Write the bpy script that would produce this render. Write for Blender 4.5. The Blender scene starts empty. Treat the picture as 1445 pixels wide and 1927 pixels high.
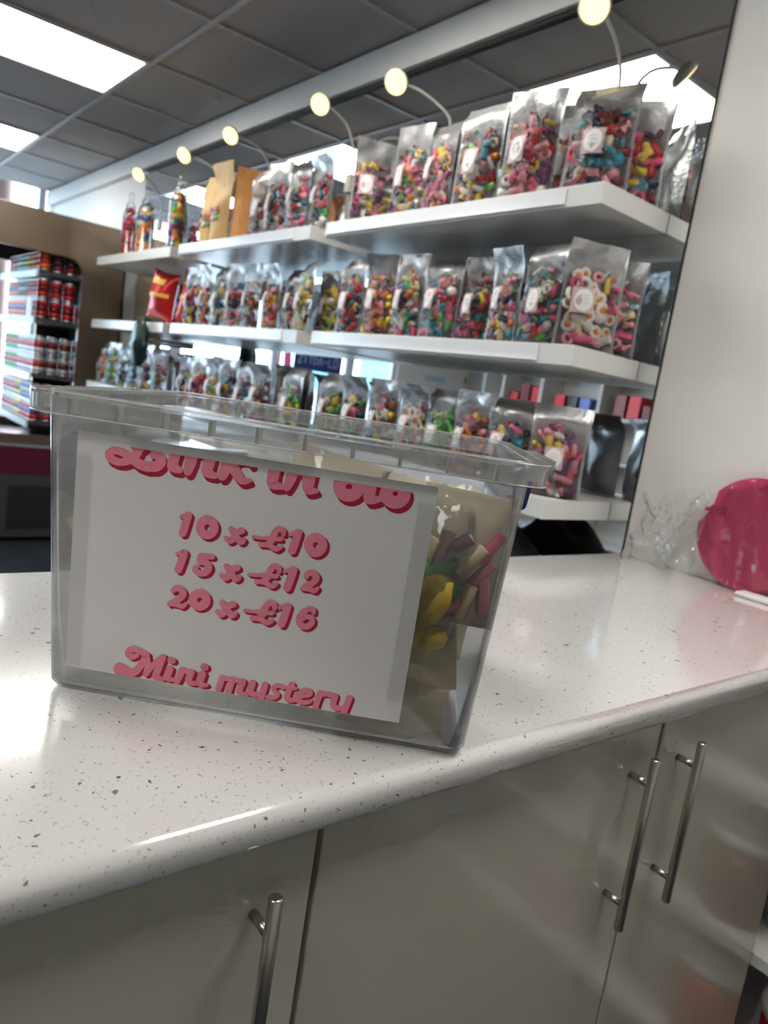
import bpy, math, random
from mathutils import Matrix, Vector, noise

S = bpy.context.scene
COL = S.collection
# ------------------------------------------------------------------ camera
cam_data = bpy.data.cameras.new('camera')
cam = bpy.data.objects.new('camera', cam_data); COL.objects.link(cam)
cam_data.sensor_fit = 'VERTICAL'; cam_data.sensor_height = 36.0
cam_data.lens = 1380.0 / 1927.0 * 36.0
cam_data.clip_start = 0.02
CAMZ = 1.221
cam.matrix_world = Matrix(((0.61285227, -0.21671979, 0.75989777, 0.0),
                           (0.77595221, -0.01672487, -0.63056993, 0.0),
                           (0.14936617, 0.97609058, 0.15791433, CAMZ), (0, 0, 0, 1)))
cam_data.dof.use_dof = True; cam_data.dof.focus_distance = 0.66; cam_data.dof.aperture_fstop = 7.5
S.camera = cam
# ------------------------------------------------------------------ world, exposure
world = bpy.data.worlds.new('overcast_sky'); S.world = world; world.use_nodes = True
bg = world.node_tree.nodes['Background']
bg.inputs['Color'].default_value = (0.72, 0.86, 1.0, 1); bg.inputs['Strength'].default_value = 7.0
S.view_settings.view_transform = 'Standard'; S.view_settings.look = 'None'
S.view_settings.gamma = 1.0; S.view_settings.use_curve_mapping = False
S.view_settings.exposure = 1.36
PANEL_POWER = 6.5
LAMP_POWER = 1.25
S.cycles.transparent_max_bounces = 24; S.cycles.max_bounces = 8
S.cycles.glossy_bounces = 5; S.cycles.diffuse_bounces = 3; S.cycles.transmission_bounces = 4
S.cycles.sample_clamp_indirect = 4.0; S.cycles.caustics_reflective = False; S.cycles.caustics_refractive = False
S.cycles.use_denoising = True; S.cycles.adaptive_threshold = 0.07; S.cycles.adaptive_min_samples = 20

rnd = random.Random(7)
# ------------------------------------------------------------------ materials
MATS = {}
def newmat(name):
    m = bpy.data.materials.new(name); m.use_nodes = True; MATS[name] = m
    nt = m.node_tree; return m, nt, nt.nodes['Principled BSDF']
def lk(nt, a, b): nt.links.new(a, b)
def bump(nt, b, scale, strength, dist=0.001, detail=3.0):
    tc = nt.nodes.new('ShaderNodeTexCoord'); n = nt.nodes.new('ShaderNodeTexNoise')
    n.inputs['Scale'].default_value = scale; n.inputs['Detail'].default_value = detail
    bp = nt.nodes.new('ShaderNodeBump'); bp.inputs['Strength'].default_value = strength; bp.inputs['Distance'].default_value = dist
    lk(nt, tc.outputs['Object'], n.inputs['Vector']); lk(nt, n.outputs['Fac'], bp.inputs['Height'])
    lk(nt, bp.outputs['Normal'], b.inputs['Normal']); return bp
def pm(name, col, rough=0.5, metal=0.0, coat=0.0, var=0.0, vscale=8.0, bmp=None, spec=0.5, sss=0.0, emit=0.0):
    m, nt, b = newmat(name)
    c = (col[0], col[1], col[2], 1)
    b.inputs['Base Color'].default_value = c; b.inputs['Roughness'].default_value = rough
    b.inputs['Metallic'].default_value = metal; b.inputs['Coat Weight'].default_value = coat
    b.inputs['Coat Roughness'].default_value = 0.04; b.inputs['Specular IOR Level'].default_value = spec
    if emit: b.inputs['Emission Color'].default_value = c; b.inputs['Emission Strength'].default_value = emit
    if var:
        tc = nt.nodes.new('ShaderNodeTexCoord'); n = nt.nodes.new('ShaderNodeTexNoise'); n.inputs['Scale'].default_value = vscale
        mx = nt.nodes.new('ShaderNodeMix'); mx.data_type = 'RGBA'
        mx.inputs['A'].default_value = tuple(x * (1 - var) for x in col) + (1,)
        mx.inputs['B'].default_value = tuple(min(1, x * (1 + var)) for x in col) + (1,)
        lk(nt, tc.outputs['Object'], n.inputs['Vector']); lk(nt, n.outputs['Fac'], mx.inputs['Factor']); lk(nt, mx.outputs['Result'], b.inputs['Base Color'])
    if bmp: bump(nt, b, *bmp)
    return m
def film(name, tint, haze, hazecol, rough, edge=0.9, base=0.05, bmp=None, translucent=0.5):
    """thin clear plastic: mostly see-through, some haze, fresnel gloss"""
    m = bpy.data.materials.new(name); m.use_nodes = True; MATS[name] = m; nt = m.node_tree
    nt.nodes.remove(nt.nodes['Principled BSDF']); out = nt.nodes['Material Output']
    tr = nt.nodes.new('ShaderNodeBsdfTransparent'); tr.inputs['Color'].default_value = tint + (1,)
    df = nt.nodes.new('ShaderNodeBsdfDiffuse'); df.inputs['Color'].default_value = hazecol + (1,)
    tl = nt.nodes.new('ShaderNodeBsdfTranslucent'); tl.inputs['Color'].default_value = hazecol + (1,)
    m1 = nt.nodes.new('ShaderNodeMixShader'); m1.inputs['Fac'].default_value = translucent
    lk(nt, df.outputs[0], m1.inputs[1]); lk(nt, tl.outputs[0], m1.inputs[2])
    m2 = nt.nodes.new('ShaderNodeMixShader'); m2.inputs['Fac'].default_value = haze
    lk(nt, tr.outputs[0], m2.inputs[1]); lk(nt, m1.outputs[0], m2.inputs[2])
    gl = nt.nodes.new('ShaderNodeBsdfGlossy'); gl.inputs['Roughness'].default_value = rough
    lw = nt.nodes.new('ShaderNodeLayerWeight'); lw.inputs['Blend'].default_value = 0.25
    mr = nt.nodes.new('ShaderNodeMapRange'); mr.inputs['To Min'].default_value = base; mr.inputs['To Max'].default_value = edge
    m3 = nt.nodes.new('ShaderNodeMixShader')
    lk(nt, lw.outputs['Fresnel'], mr.inputs['Value']); lk(nt, mr.outputs[0], m3.inputs['Fac'])
    lk(nt, m2.outputs[0], m3.inputs[1]); lk(nt, gl.outputs[0], m3.inputs[2]); lk(nt, m3.outputs[0], out.inputs['Surface'])
    if bmp:
        tc = nt.nodes.new('ShaderNodeTexCoord'); n = nt.nodes.new('ShaderNodeTexNoise'); n.inputs['Scale'].default_value = bmp[0]; n.inputs['Detail'].default_value = 2.0
        bp = nt.nodes.new('ShaderNodeBump'); bp.inputs['Strength'].default_value = bmp[1]; bp.inputs['Distance'].default_value = 0.01
        lk(nt, tc.outputs['Object'], n.inputs['Vector']); lk(nt, n.outputs['Fac'], bp.inputs['Height'])
        lk(nt, bp.outputs['Normal'], gl.inputs['Normal']); lk(nt, bp.outputs['Normal'], lw.inputs['Normal'])
    return m
def emis(name, col, strength):
    m = bpy.data.materials.new(name); m.use_nodes = True; MATS[name] = m; nt = m.node_tree
    nt.nodes.remove(nt.nodes['Principled BSDF']); e = nt.nodes.new('ShaderNodeEmission')
    e.inputs['Color'].default_value = col + (1,); e.inputs['Strength'].default_value = strength
    lk(nt, e.outputs[0], nt.nodes['Material Output'].inputs['Surface']); return m

pm('wall_paint', (0.80, 0.775, 0.74), 0.55, var=0.02, bmp=(60, 0.05, 0.001))
pm('far_wall_paint', (0.45, 0.42, 0.44), 0.6, var=0.03)
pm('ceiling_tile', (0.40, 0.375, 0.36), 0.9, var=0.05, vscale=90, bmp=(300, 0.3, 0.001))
pm('grid_metal', (0.42, 0.41, 0.42), 0.5)
pm('dark_gap', (0.02, 0.02, 0.02), 0.7)
pm('plank_wood', (0.035, 0.042, 0.055), 0.35, var=0.5, vscale=5, bmp=(40, 0.2, 0.001))
pm('shelf_white', (0.72, 0.72, 0.70), 0.32, var=0.015)
pm('rail_plastic', (0.80, 0.81, 0.84), 0.2, coat=0.3)
pm('mirror_silver', (0.86, 0.88, 0.88), 0.0, metal=1.0)
pm('door_gloss', (0.60, 0.58, 0.485), 0.2, coat=0.6, var=0.01)
pm('carcass', (0.34, 0.33, 0.29), 0.45, var=0.02)
pm('paper', (0.66, 0.645, 0.64), 0.8, var=0.02, vscale=40)
pm('ink_pink', (0.76, 0.22, 0.30), 0.7, var=0.10, vscale=220)
pm('ink_crimson', (0.38, 0.001, 0.035), 0.7, var=0.08, vscale=150)
def cream_mat():
    m, nt, b = newmat('cream_paper')
    b.inputs['Base Color'].default_value = (0.86, 0.78, 0.63, 1); b.inputs['Roughness'].default_value = 0.75
    bump(nt, b, 40, 0.2, 0.002)
    tl = nt.nodes.new('ShaderNodeBsdfTranslucent'); tl.inputs['Color'].default_value = (0.86, 0.78, 0.62, 1)
    mx = nt.nodes.new('ShaderNodeMixShader'); mx.inputs['Fac'].default_value = 0.42
    lk(nt, b.outputs[0], mx.inputs[1]); lk(nt, tl.outputs[0], mx.inputs[2]); lk(nt, mx.outputs[0], nt.nodes['Material Output'].inputs['Surface'])
cream_mat()
pm('kraft', (0.62, 0.40, 0.16), 0.6, var=0.12, vscale=25, bmp=(25, 0.5, 0.004))
pm('orange_kraft', (0.75, 0.33, 0.09), 0.5, var=0.1, vscale=25, bmp=(25, 0.4, 0.004))
pm('foil', (0.56, 0.56, 0.57), 0.34, metal=0.75, var=0.06, vscale=20, bmp=(12, 0.3, 0.004))
pm('red_foil', (0.52, 0.015, 0.02), 0.25, metal=0.3, var=0.2, bmp=(18, 0.6, 0.006))
pm('gold_print', (0.75, 0.42, 0.06), 0.35)
pm('dark_green_foil', (0.008, 0.035, 0.03), 0.35, var=0.3, bmp=(14, 0.6, 0.01))
pm('black_plastic', (0.012, 0.012, 0.014), 0.35, bmp=(14, 0.6, 0.008))
pm('navy_clip', (0.008, 0.022, 0.20), 0.25, coat=0.3)
pm('label_white', (0.82, 0.80, 0.80), 0.5)
pm('label_floral', (0.70, 0.42, 0.42), 0.5, var=0.8, vscale=60)
pm('label_text', (0.62, 0.56, 0.58), 0.6)
pm('lamp_white', (0.62, 0.60, 0.54), 0.4)
pm('bronze_steel', (0.25, 0.195, 0.145), 0.30, metal=0.85, var=0.08, vscale=3)
pm('fridge_dark', (0.02, 0.02, 0.022), 0.5)
pm('fridge_grey', (0.06, 0.055, 0.055), 0.5)
pm('fridge_rail', (0.62, 0.68, 0.66), 0.3)
pm('maroon_panel', (0.10, 0.003, 0.025), 0.4)
pm('tin', (0.72, 0.73, 0.75), 0.25, metal=0.9)
pm('pink_board', (0.66, 0.05, 0.15), 0.55, var=0.12, vscale=30, bmp=(200, 0.3, 0.001))
pm('pink_dark', (0.45, 0.03, 0.10), 0.5)
pm('sign_navy', (0.015, 0.03, 0.16), 0.5)
pm('sign_letter', (0.35, 0.45, 0.70), 0.5)
pm('tag_pink', (0.85, 0.18, 0.55), 0.5)
pm('frame_paint', (0.55, 0.60, 0.66), 0.4)
pm('brickish', (0.52, 0.36, 0.32), 0.8, var=0.2, vscale=14)
pm('render_wall', (0.70, 0.72, 0.74), 0.8, var=0.06)
pm('teal_glass', (0.05, 0.16, 0.22), 0.1)
pm('pavement', (0.30, 0.31, 0.32), 0.8, var=0.1)
emis('panel_glow', (1.0, 0.975, 0.90), PANEL_POWER)
emis('warm_glow', (1.0, 0.72, 0.26), LAMP_POWER)
film('pp_plastic', (0.975, 0.98, 0.985), 0.05, (0.80, 0.86, 0.93), 0.14, edge=0.75, base=0.04, bmp=(9, 0.06), translucent=0.5)
film('pp_rim', (0.96, 0.965, 0.96), 0.16, (0.90, 0.91, 0.90), 0.14, edge=0.75, base=0.05, translucent=0.5)
film('pp_edge_glow', (0.95, 0.95, 0.93), 0.70, (0.95, 0.94, 0.90), 0.2, edge=0.6, base=0.06, translucent=0.5)  # brightness of rim edges and ribs put into a whitened haze colour
film('crinkle_film', (0.97, 0.97, 0.97), 0.05, (0.9, 0.9, 0.9), 0.13, edge=0.5, base=0.10, bmp=(60, 1.0))
film('wrap_film', (0.98, 0.98, 0.98), 0.008, (0.9, 0.9, 0.9), 0.05, edge=0.7, base=0.05, bmp=(16, 0.6))
film('pouch_clear', (0.97, 0.97, 0.97), 0.012, (0.9, 0.9, 0.95), 0.07, edge=0.85, base=0.032, bmp=(22, 0.5))
film('cellophane', (0.98, 0.98, 0.98), 0.012, (0.9, 0.9, 0.92), 0.06, edge=0.85, base=0.012, bmp=(26, 0.35))
film('tape', (0.95, 0.95, 0.945), 0.0, (0.85, 0.85, 0.85), 0.2, edge=0.15, base=0.004)
film('white_film', (0.95, 0.95, 0.95), 0.6, (0.85, 0.83, 0.80), 0.2, edge=0.5, base=0.02)
film('window_glass', (0.94, 0.97, 0.98), 0.0, (0.9, 0.9, 0.9), 0.02, edge=0.7, base=0.02)
film('jar_clear', (0.95, 0.96, 0.97), 0.04, (0.9, 0.9, 0.95), 0.1, edge=0.9, base=0.06)

def steel_mat():
    m, nt, b = newmat('brushed_steel')
    b.inputs['Base Color'].default_value = (0.58, 0.54, 0.46, 1); b.inputs['Metallic'].default_value = 1.0
    b.inputs['Roughness'].default_value = 0.27
    tc = nt.nodes.new('ShaderNodeTexCoord'); mp = nt.nodes.new('ShaderNodeMapping'); mp.inputs['Scale'].default_value = (1500, 1500, 12)
    n = nt.nodes.new('ShaderNodeTexNoise'); n.inputs['Scale'].default_value = 1.0
    bp = nt.nodes.new('ShaderNodeBump'); bp.inputs['Strength'].default_value = 0.05; bp.inputs['Distance'].default_value = 0.0003
    lk(nt, tc.outputs['Object'], mp.inputs['Vector']); lk(nt, mp.outputs[0], n.inputs['Vector']); lk(nt, n.outputs['Fac'], bp.inputs['Height']); lk(nt, bp.outputs['Normal'], b.inputs['Normal'])
steel_mat()
def laminate_mat():
    m, nt, b = newmat('speckled_laminate')
    tc = nt.nodes.new('ShaderNodeTexCoord')
    nz = nt.nodes.new('ShaderNodeTexNoise'); nz.inputs['Scale'].default_value = 120
    add = nt.nodes.new('ShaderNodeVectorMath'); add.operation = 'MULTIPLY_ADD'
    add.inputs[1].default_value = (0.012, 0.012, 0.012)
    lk(nt, tc.outputs['Object'], nz.inputs['Vector']); lk(nt, nz.outputs['Color'], add.inputs[0]); lk(nt, tc.outputs['Object'], add.inputs[2])
    prev = None
    def flecks(scale, prob, rad, col, off):
        nonlocal prev
        mp = nt.nodes.new('ShaderNodeMapping'); mp.inputs['Location'].default_value = off
        v = nt.nodes.new('ShaderNodeTexVoronoi'); v.inputs['Scale'].default_value = scale; v.inputs['Randomness'].default_value = 1.0
        lk(nt, add.outputs[0], mp.inputs['Vector']); lk(nt, mp.outputs[0], v.inputs['Vector'])
        sp = nt.nodes.new('ShaderNodeSeparateColor'); lk(nt, v.outputs['Color'], sp.inputs[0])
        l1 = nt.nodes.new('ShaderNodeMath'); l1.operation = 'LESS_THAN'; l1.inputs[1].default_value = prob; lk(nt, sp.outputs[0], l1.inputs[0])
        sz = nt.nodes.new('ShaderNodeMath'); sz.operation = 'MULTIPLY'; sz.inputs[1].default_value = rad; lk(nt, sp.outputs[1], sz.inputs[0])
        l2 = nt.nodes.new('ShaderNodeMath'); l2.operation = 'LESS_THAN'; lk(nt, v.outputs['Distance'], l2.inputs[0]); lk(nt, sz.outputs[0], l2.inputs[1])
        an = nt.nodes.new('ShaderNodeMath'); an.operation = 'MULTIPLY'; lk(nt, l1.outputs[0], an.inputs[0]); lk(nt, l2.outputs[0], an.inputs[1])
        mx = nt.nodes.new('ShaderNodeMix'); mx.data_type = 'RGBA'; mx.inputs['B'].default_value = col + (1,)
        lk(nt, an.outputs[0], mx.inputs['Factor'])
        if prev is None: mx.inputs['A'].default_value = (0.75, 0.735, 0.725, 1)
        else: lk(nt, prev, mx.inputs['A'])
        prev = mx.outputs['Result']
    flecks(420, 0.30, 0.42, (0.42, 0.39, 0.35), (0, 0, 0))
    flecks(210, 0.13, 0.34, (0.20, 0.19, 0.18), (0.3, 0.1, 0))
    flecks(95, 0.085, 0.28, (0.12, 0.12, 0.125), (0.7, 0.4, 0))
    lk(nt, prev, b.inputs['Base Color'])
    b.inputs['Roughness'].default_value = 0.16; b.inputs['Coat Weight'].default_value = 0.9; b.inputs['Coat Roughness'].default_value = 0.05
    bp = bump(nt, b, 700, 0.03, 0.0006)
    lk(nt, bp.outputs['Normal'], b.inputs['Coat Normal'])
laminate_mat()
SC = dict(red=(0.55, 0.012, 0.02), pink=(0.85, 0.30, 0.36), hotpink=(0.80, 0.10, 0.22), yellow=(0.88, 0.60, 0.03), orange=(0.85, 0.24, 0.02),
          green=(0.12, 0.50, 0.06), teal=(0.01, 0.24, 0.32), navy=(0.012, 0.03, 0.09), white=(0.82, 0.78, 0.72), cream=(0.78, 0.62, 0.36),
          black=(0.015, 0.012, 0.012), maroon=(0.16, 0.01, 0.02), brown=(0.20, 0.07, 0.03), purple=(0.20, 0.03, 0.16), blue=(0.01, 0.10, 0.30),
          lime=(0.42, 0.62, 0.08), ice=(0.45, 0.65, 0.75), darkgreen=(0.02, 0.14, 0.05))
for k, v in SC.items(): pm('sweet_' + k, v, 0.36, var=0.08, vscale=60, spec=0.4)
for k, v in dict(red=(0.50, 0.01, 0.015), orange=(0.75, 0.14, 0.01), green=(0.03, 0.30, 0.04), white=(0.62, 0.64, 0.68), silver=(0.40, 0.41, 0.42), yellow=(0.70, 0.50, 0.03),
                 blue=(0.06, 0.09, 0.30), black=(0.02, 0.02, 0.025), aqua=(0.20, 0.55, 0.45), maroon=(0.15, 0.008, 0.01)).items():
    pm('can_' + k, v, 0.3, metal=0.3, coat=0.2)

# ------------------------------------------------------------------ mesh helpers
class MB:
    def __init__(s): s.v = []; s.f = []; s.mi = []
    def add(s, vs, fs, mi=0):
        o = len(s.v); s.v += [tuple(p) for p in vs]
        for f in fs: s.f.append(tuple(o + i for i in f)); s.mi.append(mi)
        return s
    def box(s, x0, x1, y0, y1, z0, z1, mi=0):
        return s.add([(x0, y0, z0), (x1, y0, z0), (x1, y1, z0), (x0, y1, z0), (x0, y0, z1), (x1, y0, z1), (x1, y1, z1), (x0, y1, z1)],
                     [(0, 3, 2, 1), (4, 5, 6, 7), (0, 1, 5, 4), (1, 2, 6, 5), (2, 3, 7, 6), (3, 0, 4, 7)], mi)
    def grid(s, fn, nu, nv, mi=0, closed_u=False):
        vs = [fn(i / nu, j / nv) for j in range(nv + 1) for i in range(nu + (0 if closed_u else 1))]
        w = nu if closed_u else nu + 1; fs = []
        for j in range(nv):
            for i in range(nu):
                a = j * w + i; b = j * w + (i + 1) % w if closed_u else j * w + i + 1
                fs.append((a, b, b + w, a + w))
        return s.add(vs, fs, mi)
    def tube(s, pts, rad, n=10, mi=0, cap=True):
        pts = [Vector(p) for p in pts]; rs = rad if isinstance(rad, (list, tuple)) else [rad] * len(pts)
        up = None; rings = []
        for i, p in enumerate(pts):
            t = (pts[min(i + 1, len(pts) - 1)] - pts[max(i - 1, 0)]).normalized()
            if up is None: up = Vector((0, 0, 1)) if abs(t.z) < 0.9 else Vector((1, 0, 0))
            a = t.cross(up).normalized(); b = a.cross(t).normalized(); up = b
            rings.append([p + (a * math.cos(2 * math.pi * k / n) + b * math.sin(2 * math.pi * k / n)) * rs[i] for k in range(n)])
        vs = [q for r in rings for q in r]; fs = []
        for i in range(len(pts) - 1):
            for k in range(n): fs.append((i * n + k, i * n + (k + 1) % n, (i + 1) * n + (k + 1) % n, (i + 1) * n + k))
        if cap: fs.append(tuple(range(n - 1, -1, -1))); fs.append(tuple((len(pts) - 1) * n + k for k in range(n)))
        return s.add(vs, fs, mi)
    def lathe(s, prof, n=16, mi=0, c=(0, 0, 0)):
        vs = []; fs = []
        for (r, z) in prof:
            for k in range(n): vs.append((c[0] + r * math.cos(2 * math.pi * k / n), c[1] + r * math.sin(2 * math.pi * k / n), c[2] + z))
        for j in range(len(prof) - 1):
            for k in range(n): fs.append((j * n + k, j * n + (k + 1) % n, (j + 1) * n + (k + 1) % n, (j + 1) * n + k))
        fs.append(tuple(range(n - 1, -1, -1))); fs.append(tuple((len(prof) - 1) * n + k for k in range(n)))
        return s.add(vs, fs, mi)
    def prism(s, poly, axis_pts, mi=0):
        """poly: list of 2d pts; axis_pts: fn(p, t) -> 3d, t in 0,1"""
        n = len(poly); vs = [axis_pts(p, 0) for p in poly] + [axis_pts(p, 1) for p in poly]
        fs = [tuple(range(n - 1, -1, -1)), tuple(range(n, 2 * n))] + [(i, (i + 1) % n, n + (i + 1) % n, n + i) for i in range(n)]
        return s.add(vs, fs, mi)
    def mesh(s, name, mats, smooth=False):
        me = bpy.data.meshes.new(name); me.from_pydata(s.v, [], s.f)
        for m in (mats if isinstance(mats, (list, tuple)) else [mats]): me.materials.append(MATS[m])
        for p, mi in zip(me.polygons, s.mi): p.material_index = mi; p.use_smooth = bool(smooth)
        me.update(); return me
    def obj(s, name, mats, parent=None, smooth=False, bevel=0.0):
        return link(name, s.mesh(name, mats, smooth), parent, bevel=bevel)
def link(name, me, parent=None, loc=None, rot=None, scale=None, bevel=0.0):
    o = bpy.data.objects.new(name, me); COL.objects.link(o)
    if parent is not None: o.parent = parent
    if loc is not None: o.location = loc
    if rot is not None: o.rotation_euler = rot
    if scale is not None: o.scale = scale
    if bevel:
        b = o.modifiers.new('bevel', 'BEVEL'); b.width = bevel; b.segments = 2; b.limit_method = 'ANGLE'
    return o
def tag(o, label, cat, group=None):
    o['label'] = label; o['category'] = cat
    if group: o['group'] = group
    return o
def thing(name, label, cat, loc=(0, 0, 0), rz=0.0, group=None):
    o = bpy.data.objects.new(name, None); COL.objects.link(o); o.location = loc; o.rotation_euler = (0, 0, rz); o.empty_display_size = 0.05
    return tag(o, label, cat, group)
def struct(o): o['kind'] = 'structure'; return o
def B(name, x0, x1, y0, y1, z0, z1, mat, parent=None, bevel=0.0):
    """box object with its origin at the middle of its foot"""
    cx, cy = (x0 + x1) / 2, (y0 + y1) / 2
    me = MB().box(x0 - cx, x1 - cx, y0 - cy, y1 - cy, 0, z1 - z0).mesh(name, mat)
    o = link(name, me, parent, (cx, cy, z0), bevel=bevel)
    return o
ORD = ['first', 'second', 'third', 'fourth', 'fifth', 'sixth', 'seventh', 'eighth', 'ninth', 'tenth', 'eleventh', 'twelfth', 'thirteenth', 'fourteenth', 'fifteenth', 'sixteenth']

# ------------------------------------------------------------------ the room
WY = 1.605                      # mirror face; the shelves hang on this wall
CEIL = 2.40
XL, XR, YB = -6.7, 2.2, -3.35   # shop front, end wall, opposite wall
floor = struct(MB().box(XL, XR, YB, WY + 0.1, -0.08, -0.012).obj('floor', 'dark_gap'))
pl = MB().box(-0.0935, 0.0935, -0.64, 0.64, -0.012, 0.0).mesh('plank', 'plank_wood')
for i in range(47):
    x = XL + 0.1 + i * 0.19
    for j in range(4):
        y = YB + 0.3 + j * 1.285 + (i % 3) * 0.3 - 0.1
        if y - .64 < YB - .2 or y + 0.64 > WY + 0.4: continue
        link('plank', pl, floor, (x, y, 0))
wall_back = struct(MB().box(XL - .1, XR, WY + 0.005, WY + 0.12, 0, 2.6).obj('wall_back', 'wall_paint'))
wall_right = struct(MB().box(XR, XR + 0.1, YB - .1, WY + 0.12, 0, 2.6).obj('wall_right', 'wall_paint'))
wall_opp = struct(MB().box(XL - .1, XR + .1, YB - 0.1, YB, 0, 2.6).obj('wall_opposite', 'far_wall_paint'))
# ceiling: recessed tiles in a metal grid
ceiling = struct(MB().box(XL, XR, YB, WY + 0.005, CEIL + 0.03, CEIL + 0.1).obj('ceiling', 'dark_gap'))
G = 0.577; GX0 = -3.262; GY0 = 1.125
gxs = [GX0 + k * G for k in range(-6, 10) if XL < GX0 + k * G < XR]
gys = [GY0 - k * G for k in range(0, 8) if GY0 - k * G > YB]
for x in gxs: MB().box(x - 0.011, x + 0.011, YB, WY, CEIL - 0.003, CEIL + 0.02).obj('grid_bar', 'grid_metal', ceiling)
for y in gys: MB().box(XL, XR, y - 0.011, y + 0.011, CEIL - 0.0045, CEIL + 0.018).obj('grid_bar', 'grid_metal', ceiling)
xe = [XL] + gxs + [XR]; ye = [YB] + gys[::-1] + [WY + 0.004]
panels = set((i, j) for i in (-6, -3, 0, 3, 6) for j in (0, 3, 6)) - {(3, 3)} - {(i, 6) for i in (-6, -3, 0, 3, 6)}  # second row is added, unseen, to brighten the room and cabinet doors
tile_cache = {}
pcount = 0
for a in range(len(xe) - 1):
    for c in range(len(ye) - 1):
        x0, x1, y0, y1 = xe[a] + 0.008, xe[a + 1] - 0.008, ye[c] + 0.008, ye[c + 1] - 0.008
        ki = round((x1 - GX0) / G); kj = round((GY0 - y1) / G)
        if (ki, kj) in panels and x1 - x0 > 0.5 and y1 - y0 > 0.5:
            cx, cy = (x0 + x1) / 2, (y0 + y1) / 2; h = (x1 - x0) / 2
            where = {0: 'nearest the shelves', 3: 'added in an unseen row', 6: 'in the row far from the shelves'}[kj]
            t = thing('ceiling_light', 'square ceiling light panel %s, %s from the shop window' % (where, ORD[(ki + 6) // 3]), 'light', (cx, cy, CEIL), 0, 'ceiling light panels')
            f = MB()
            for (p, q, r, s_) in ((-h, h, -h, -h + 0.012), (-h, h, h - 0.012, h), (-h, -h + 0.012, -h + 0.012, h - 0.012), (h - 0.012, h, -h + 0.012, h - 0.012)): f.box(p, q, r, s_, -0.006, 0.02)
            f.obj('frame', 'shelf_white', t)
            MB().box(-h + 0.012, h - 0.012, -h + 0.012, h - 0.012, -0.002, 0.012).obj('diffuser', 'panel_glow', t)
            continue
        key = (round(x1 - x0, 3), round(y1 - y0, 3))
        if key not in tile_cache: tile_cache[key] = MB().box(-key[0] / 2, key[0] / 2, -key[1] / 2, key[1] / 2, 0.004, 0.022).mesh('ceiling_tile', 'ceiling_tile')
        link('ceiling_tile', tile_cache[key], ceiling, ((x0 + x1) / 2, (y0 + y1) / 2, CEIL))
struct(MB().box(XL, XR, WY - 0.03, WY + 0.004, 2.292, CEIL - 0.006).obj('trim_1', 'wall_paint'))
struct(MB().box(-4.55, -1.0, WY - 0.012, WY + 0.004, 2.280, 2.292).obj('trim_2', 'dark_gap'))
# mirror on the back wall
mir = thing('wall_mirror', 'large frameless wall mirror behind the shelves of sweets', 'mirror', (-2.8, WY, 0.35))
MB().box(-1.77, 1.80, 0, 0.005, 0, 1.93).obj('mirror_glass', 'mirror_silver', mir)
MB().box(1.80, 1.803, -0.001, 0.005, 0, 1.93).obj('edge_strip', 'dark_gap', mir)
# shop front with windows onto the street
sf = struct(MB().box(XL - 0.1, XL, -2.2, WY + .1, 0, 0.55).box(XL - 0.1, XL, YB, -2.24, 0, 2.6).obj('wall_front', 'wall_paint'))
wn = 0
for (y0, y1) in ((0.45, 1.55), (-0.62, 0.40), (-1.55, -0.67), (-2.2, -1.60)):
    wn += 1
    w = bpy.data.objects.new('window_%d' % wn, None); COL.objects.link(w); w.location = (XL, (y0 + y1) / 2, 0.55); struct(w)
    hw = (y1 - y0) / 2
    f = MB().box(-0.08, -0.02, -hw - .025, -hw + .025, 0, 2.05).box(-0.08, -0.02, hw - .025, hw + .025, 0, 2.05).box(-0.08, -0.02, -hw, hw, 0, 0.05).box(-0.08, -0.02, -hw, hw, 1.98, 2.05)
    f.obj('window_frame', 'frame_paint', w)
    MB().box(-0.052, -0.046, -hw + .025, hw - .025, 0.05, 1.98).obj('pane', 'window_glass', w)

# ------------------------------------------------------------------ counter
CT = 0.92
prof = [(-1.012, CT - 0.03), (-1.012, CT - 0.004), (-1.010, CT - 0.001), (-1.006, CT)]
R_ = 0.014
for k in range(9):
    t = math.pi / 2 * k / 8; prof.append((-0.412 + R_ * math.sin(t), CT - R_ + R_ * math.cos(t)))
prof += [(-0.398, CT - 0.024), (-0.400, CT - 0.029), (-0.405, CT - 0.031), (-1.012, CT - 0.031)]
wt = MB().prism(prof, lambda p, t: (p[0] + 0.7, (-1.1 if t == 0 else WY + 0.003) - 0.25, p[1] - CT + 0.031))
w_o = wt.obj('worktop', 'speckled_laminate'); w_o.location = (-0.7, 0.25, CT - 0.031)
for p in w_o.data.polygons: p.use_smooth = 4 <= p.index - 2 <= 13
tag(w_o, 'white speckled laminate worktop with a rounded front edge', 'worktop')
DX = -0.420; DTOP = CT - 0.034
cab_edges = [(-1.09, -0.675), (-0.672, -0.171), (-0.168, 0.333), (0.336, 0.843), (0.846, 1.345)]
cab_lab = ['greige cabinet at the far left end of the counter, outside the handles in view', 'greige gloss cabinet left of the one under the price-sign box',
           'greige gloss cabinet at bottom left with one bar handle', 'wide greige gloss cabinet in the middle with bar handle near its right edge', 'greige gloss cabinet beside the open shelves, bar handle near its left edge']
hand_side = [1, -1, 1, 1, -1]
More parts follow.
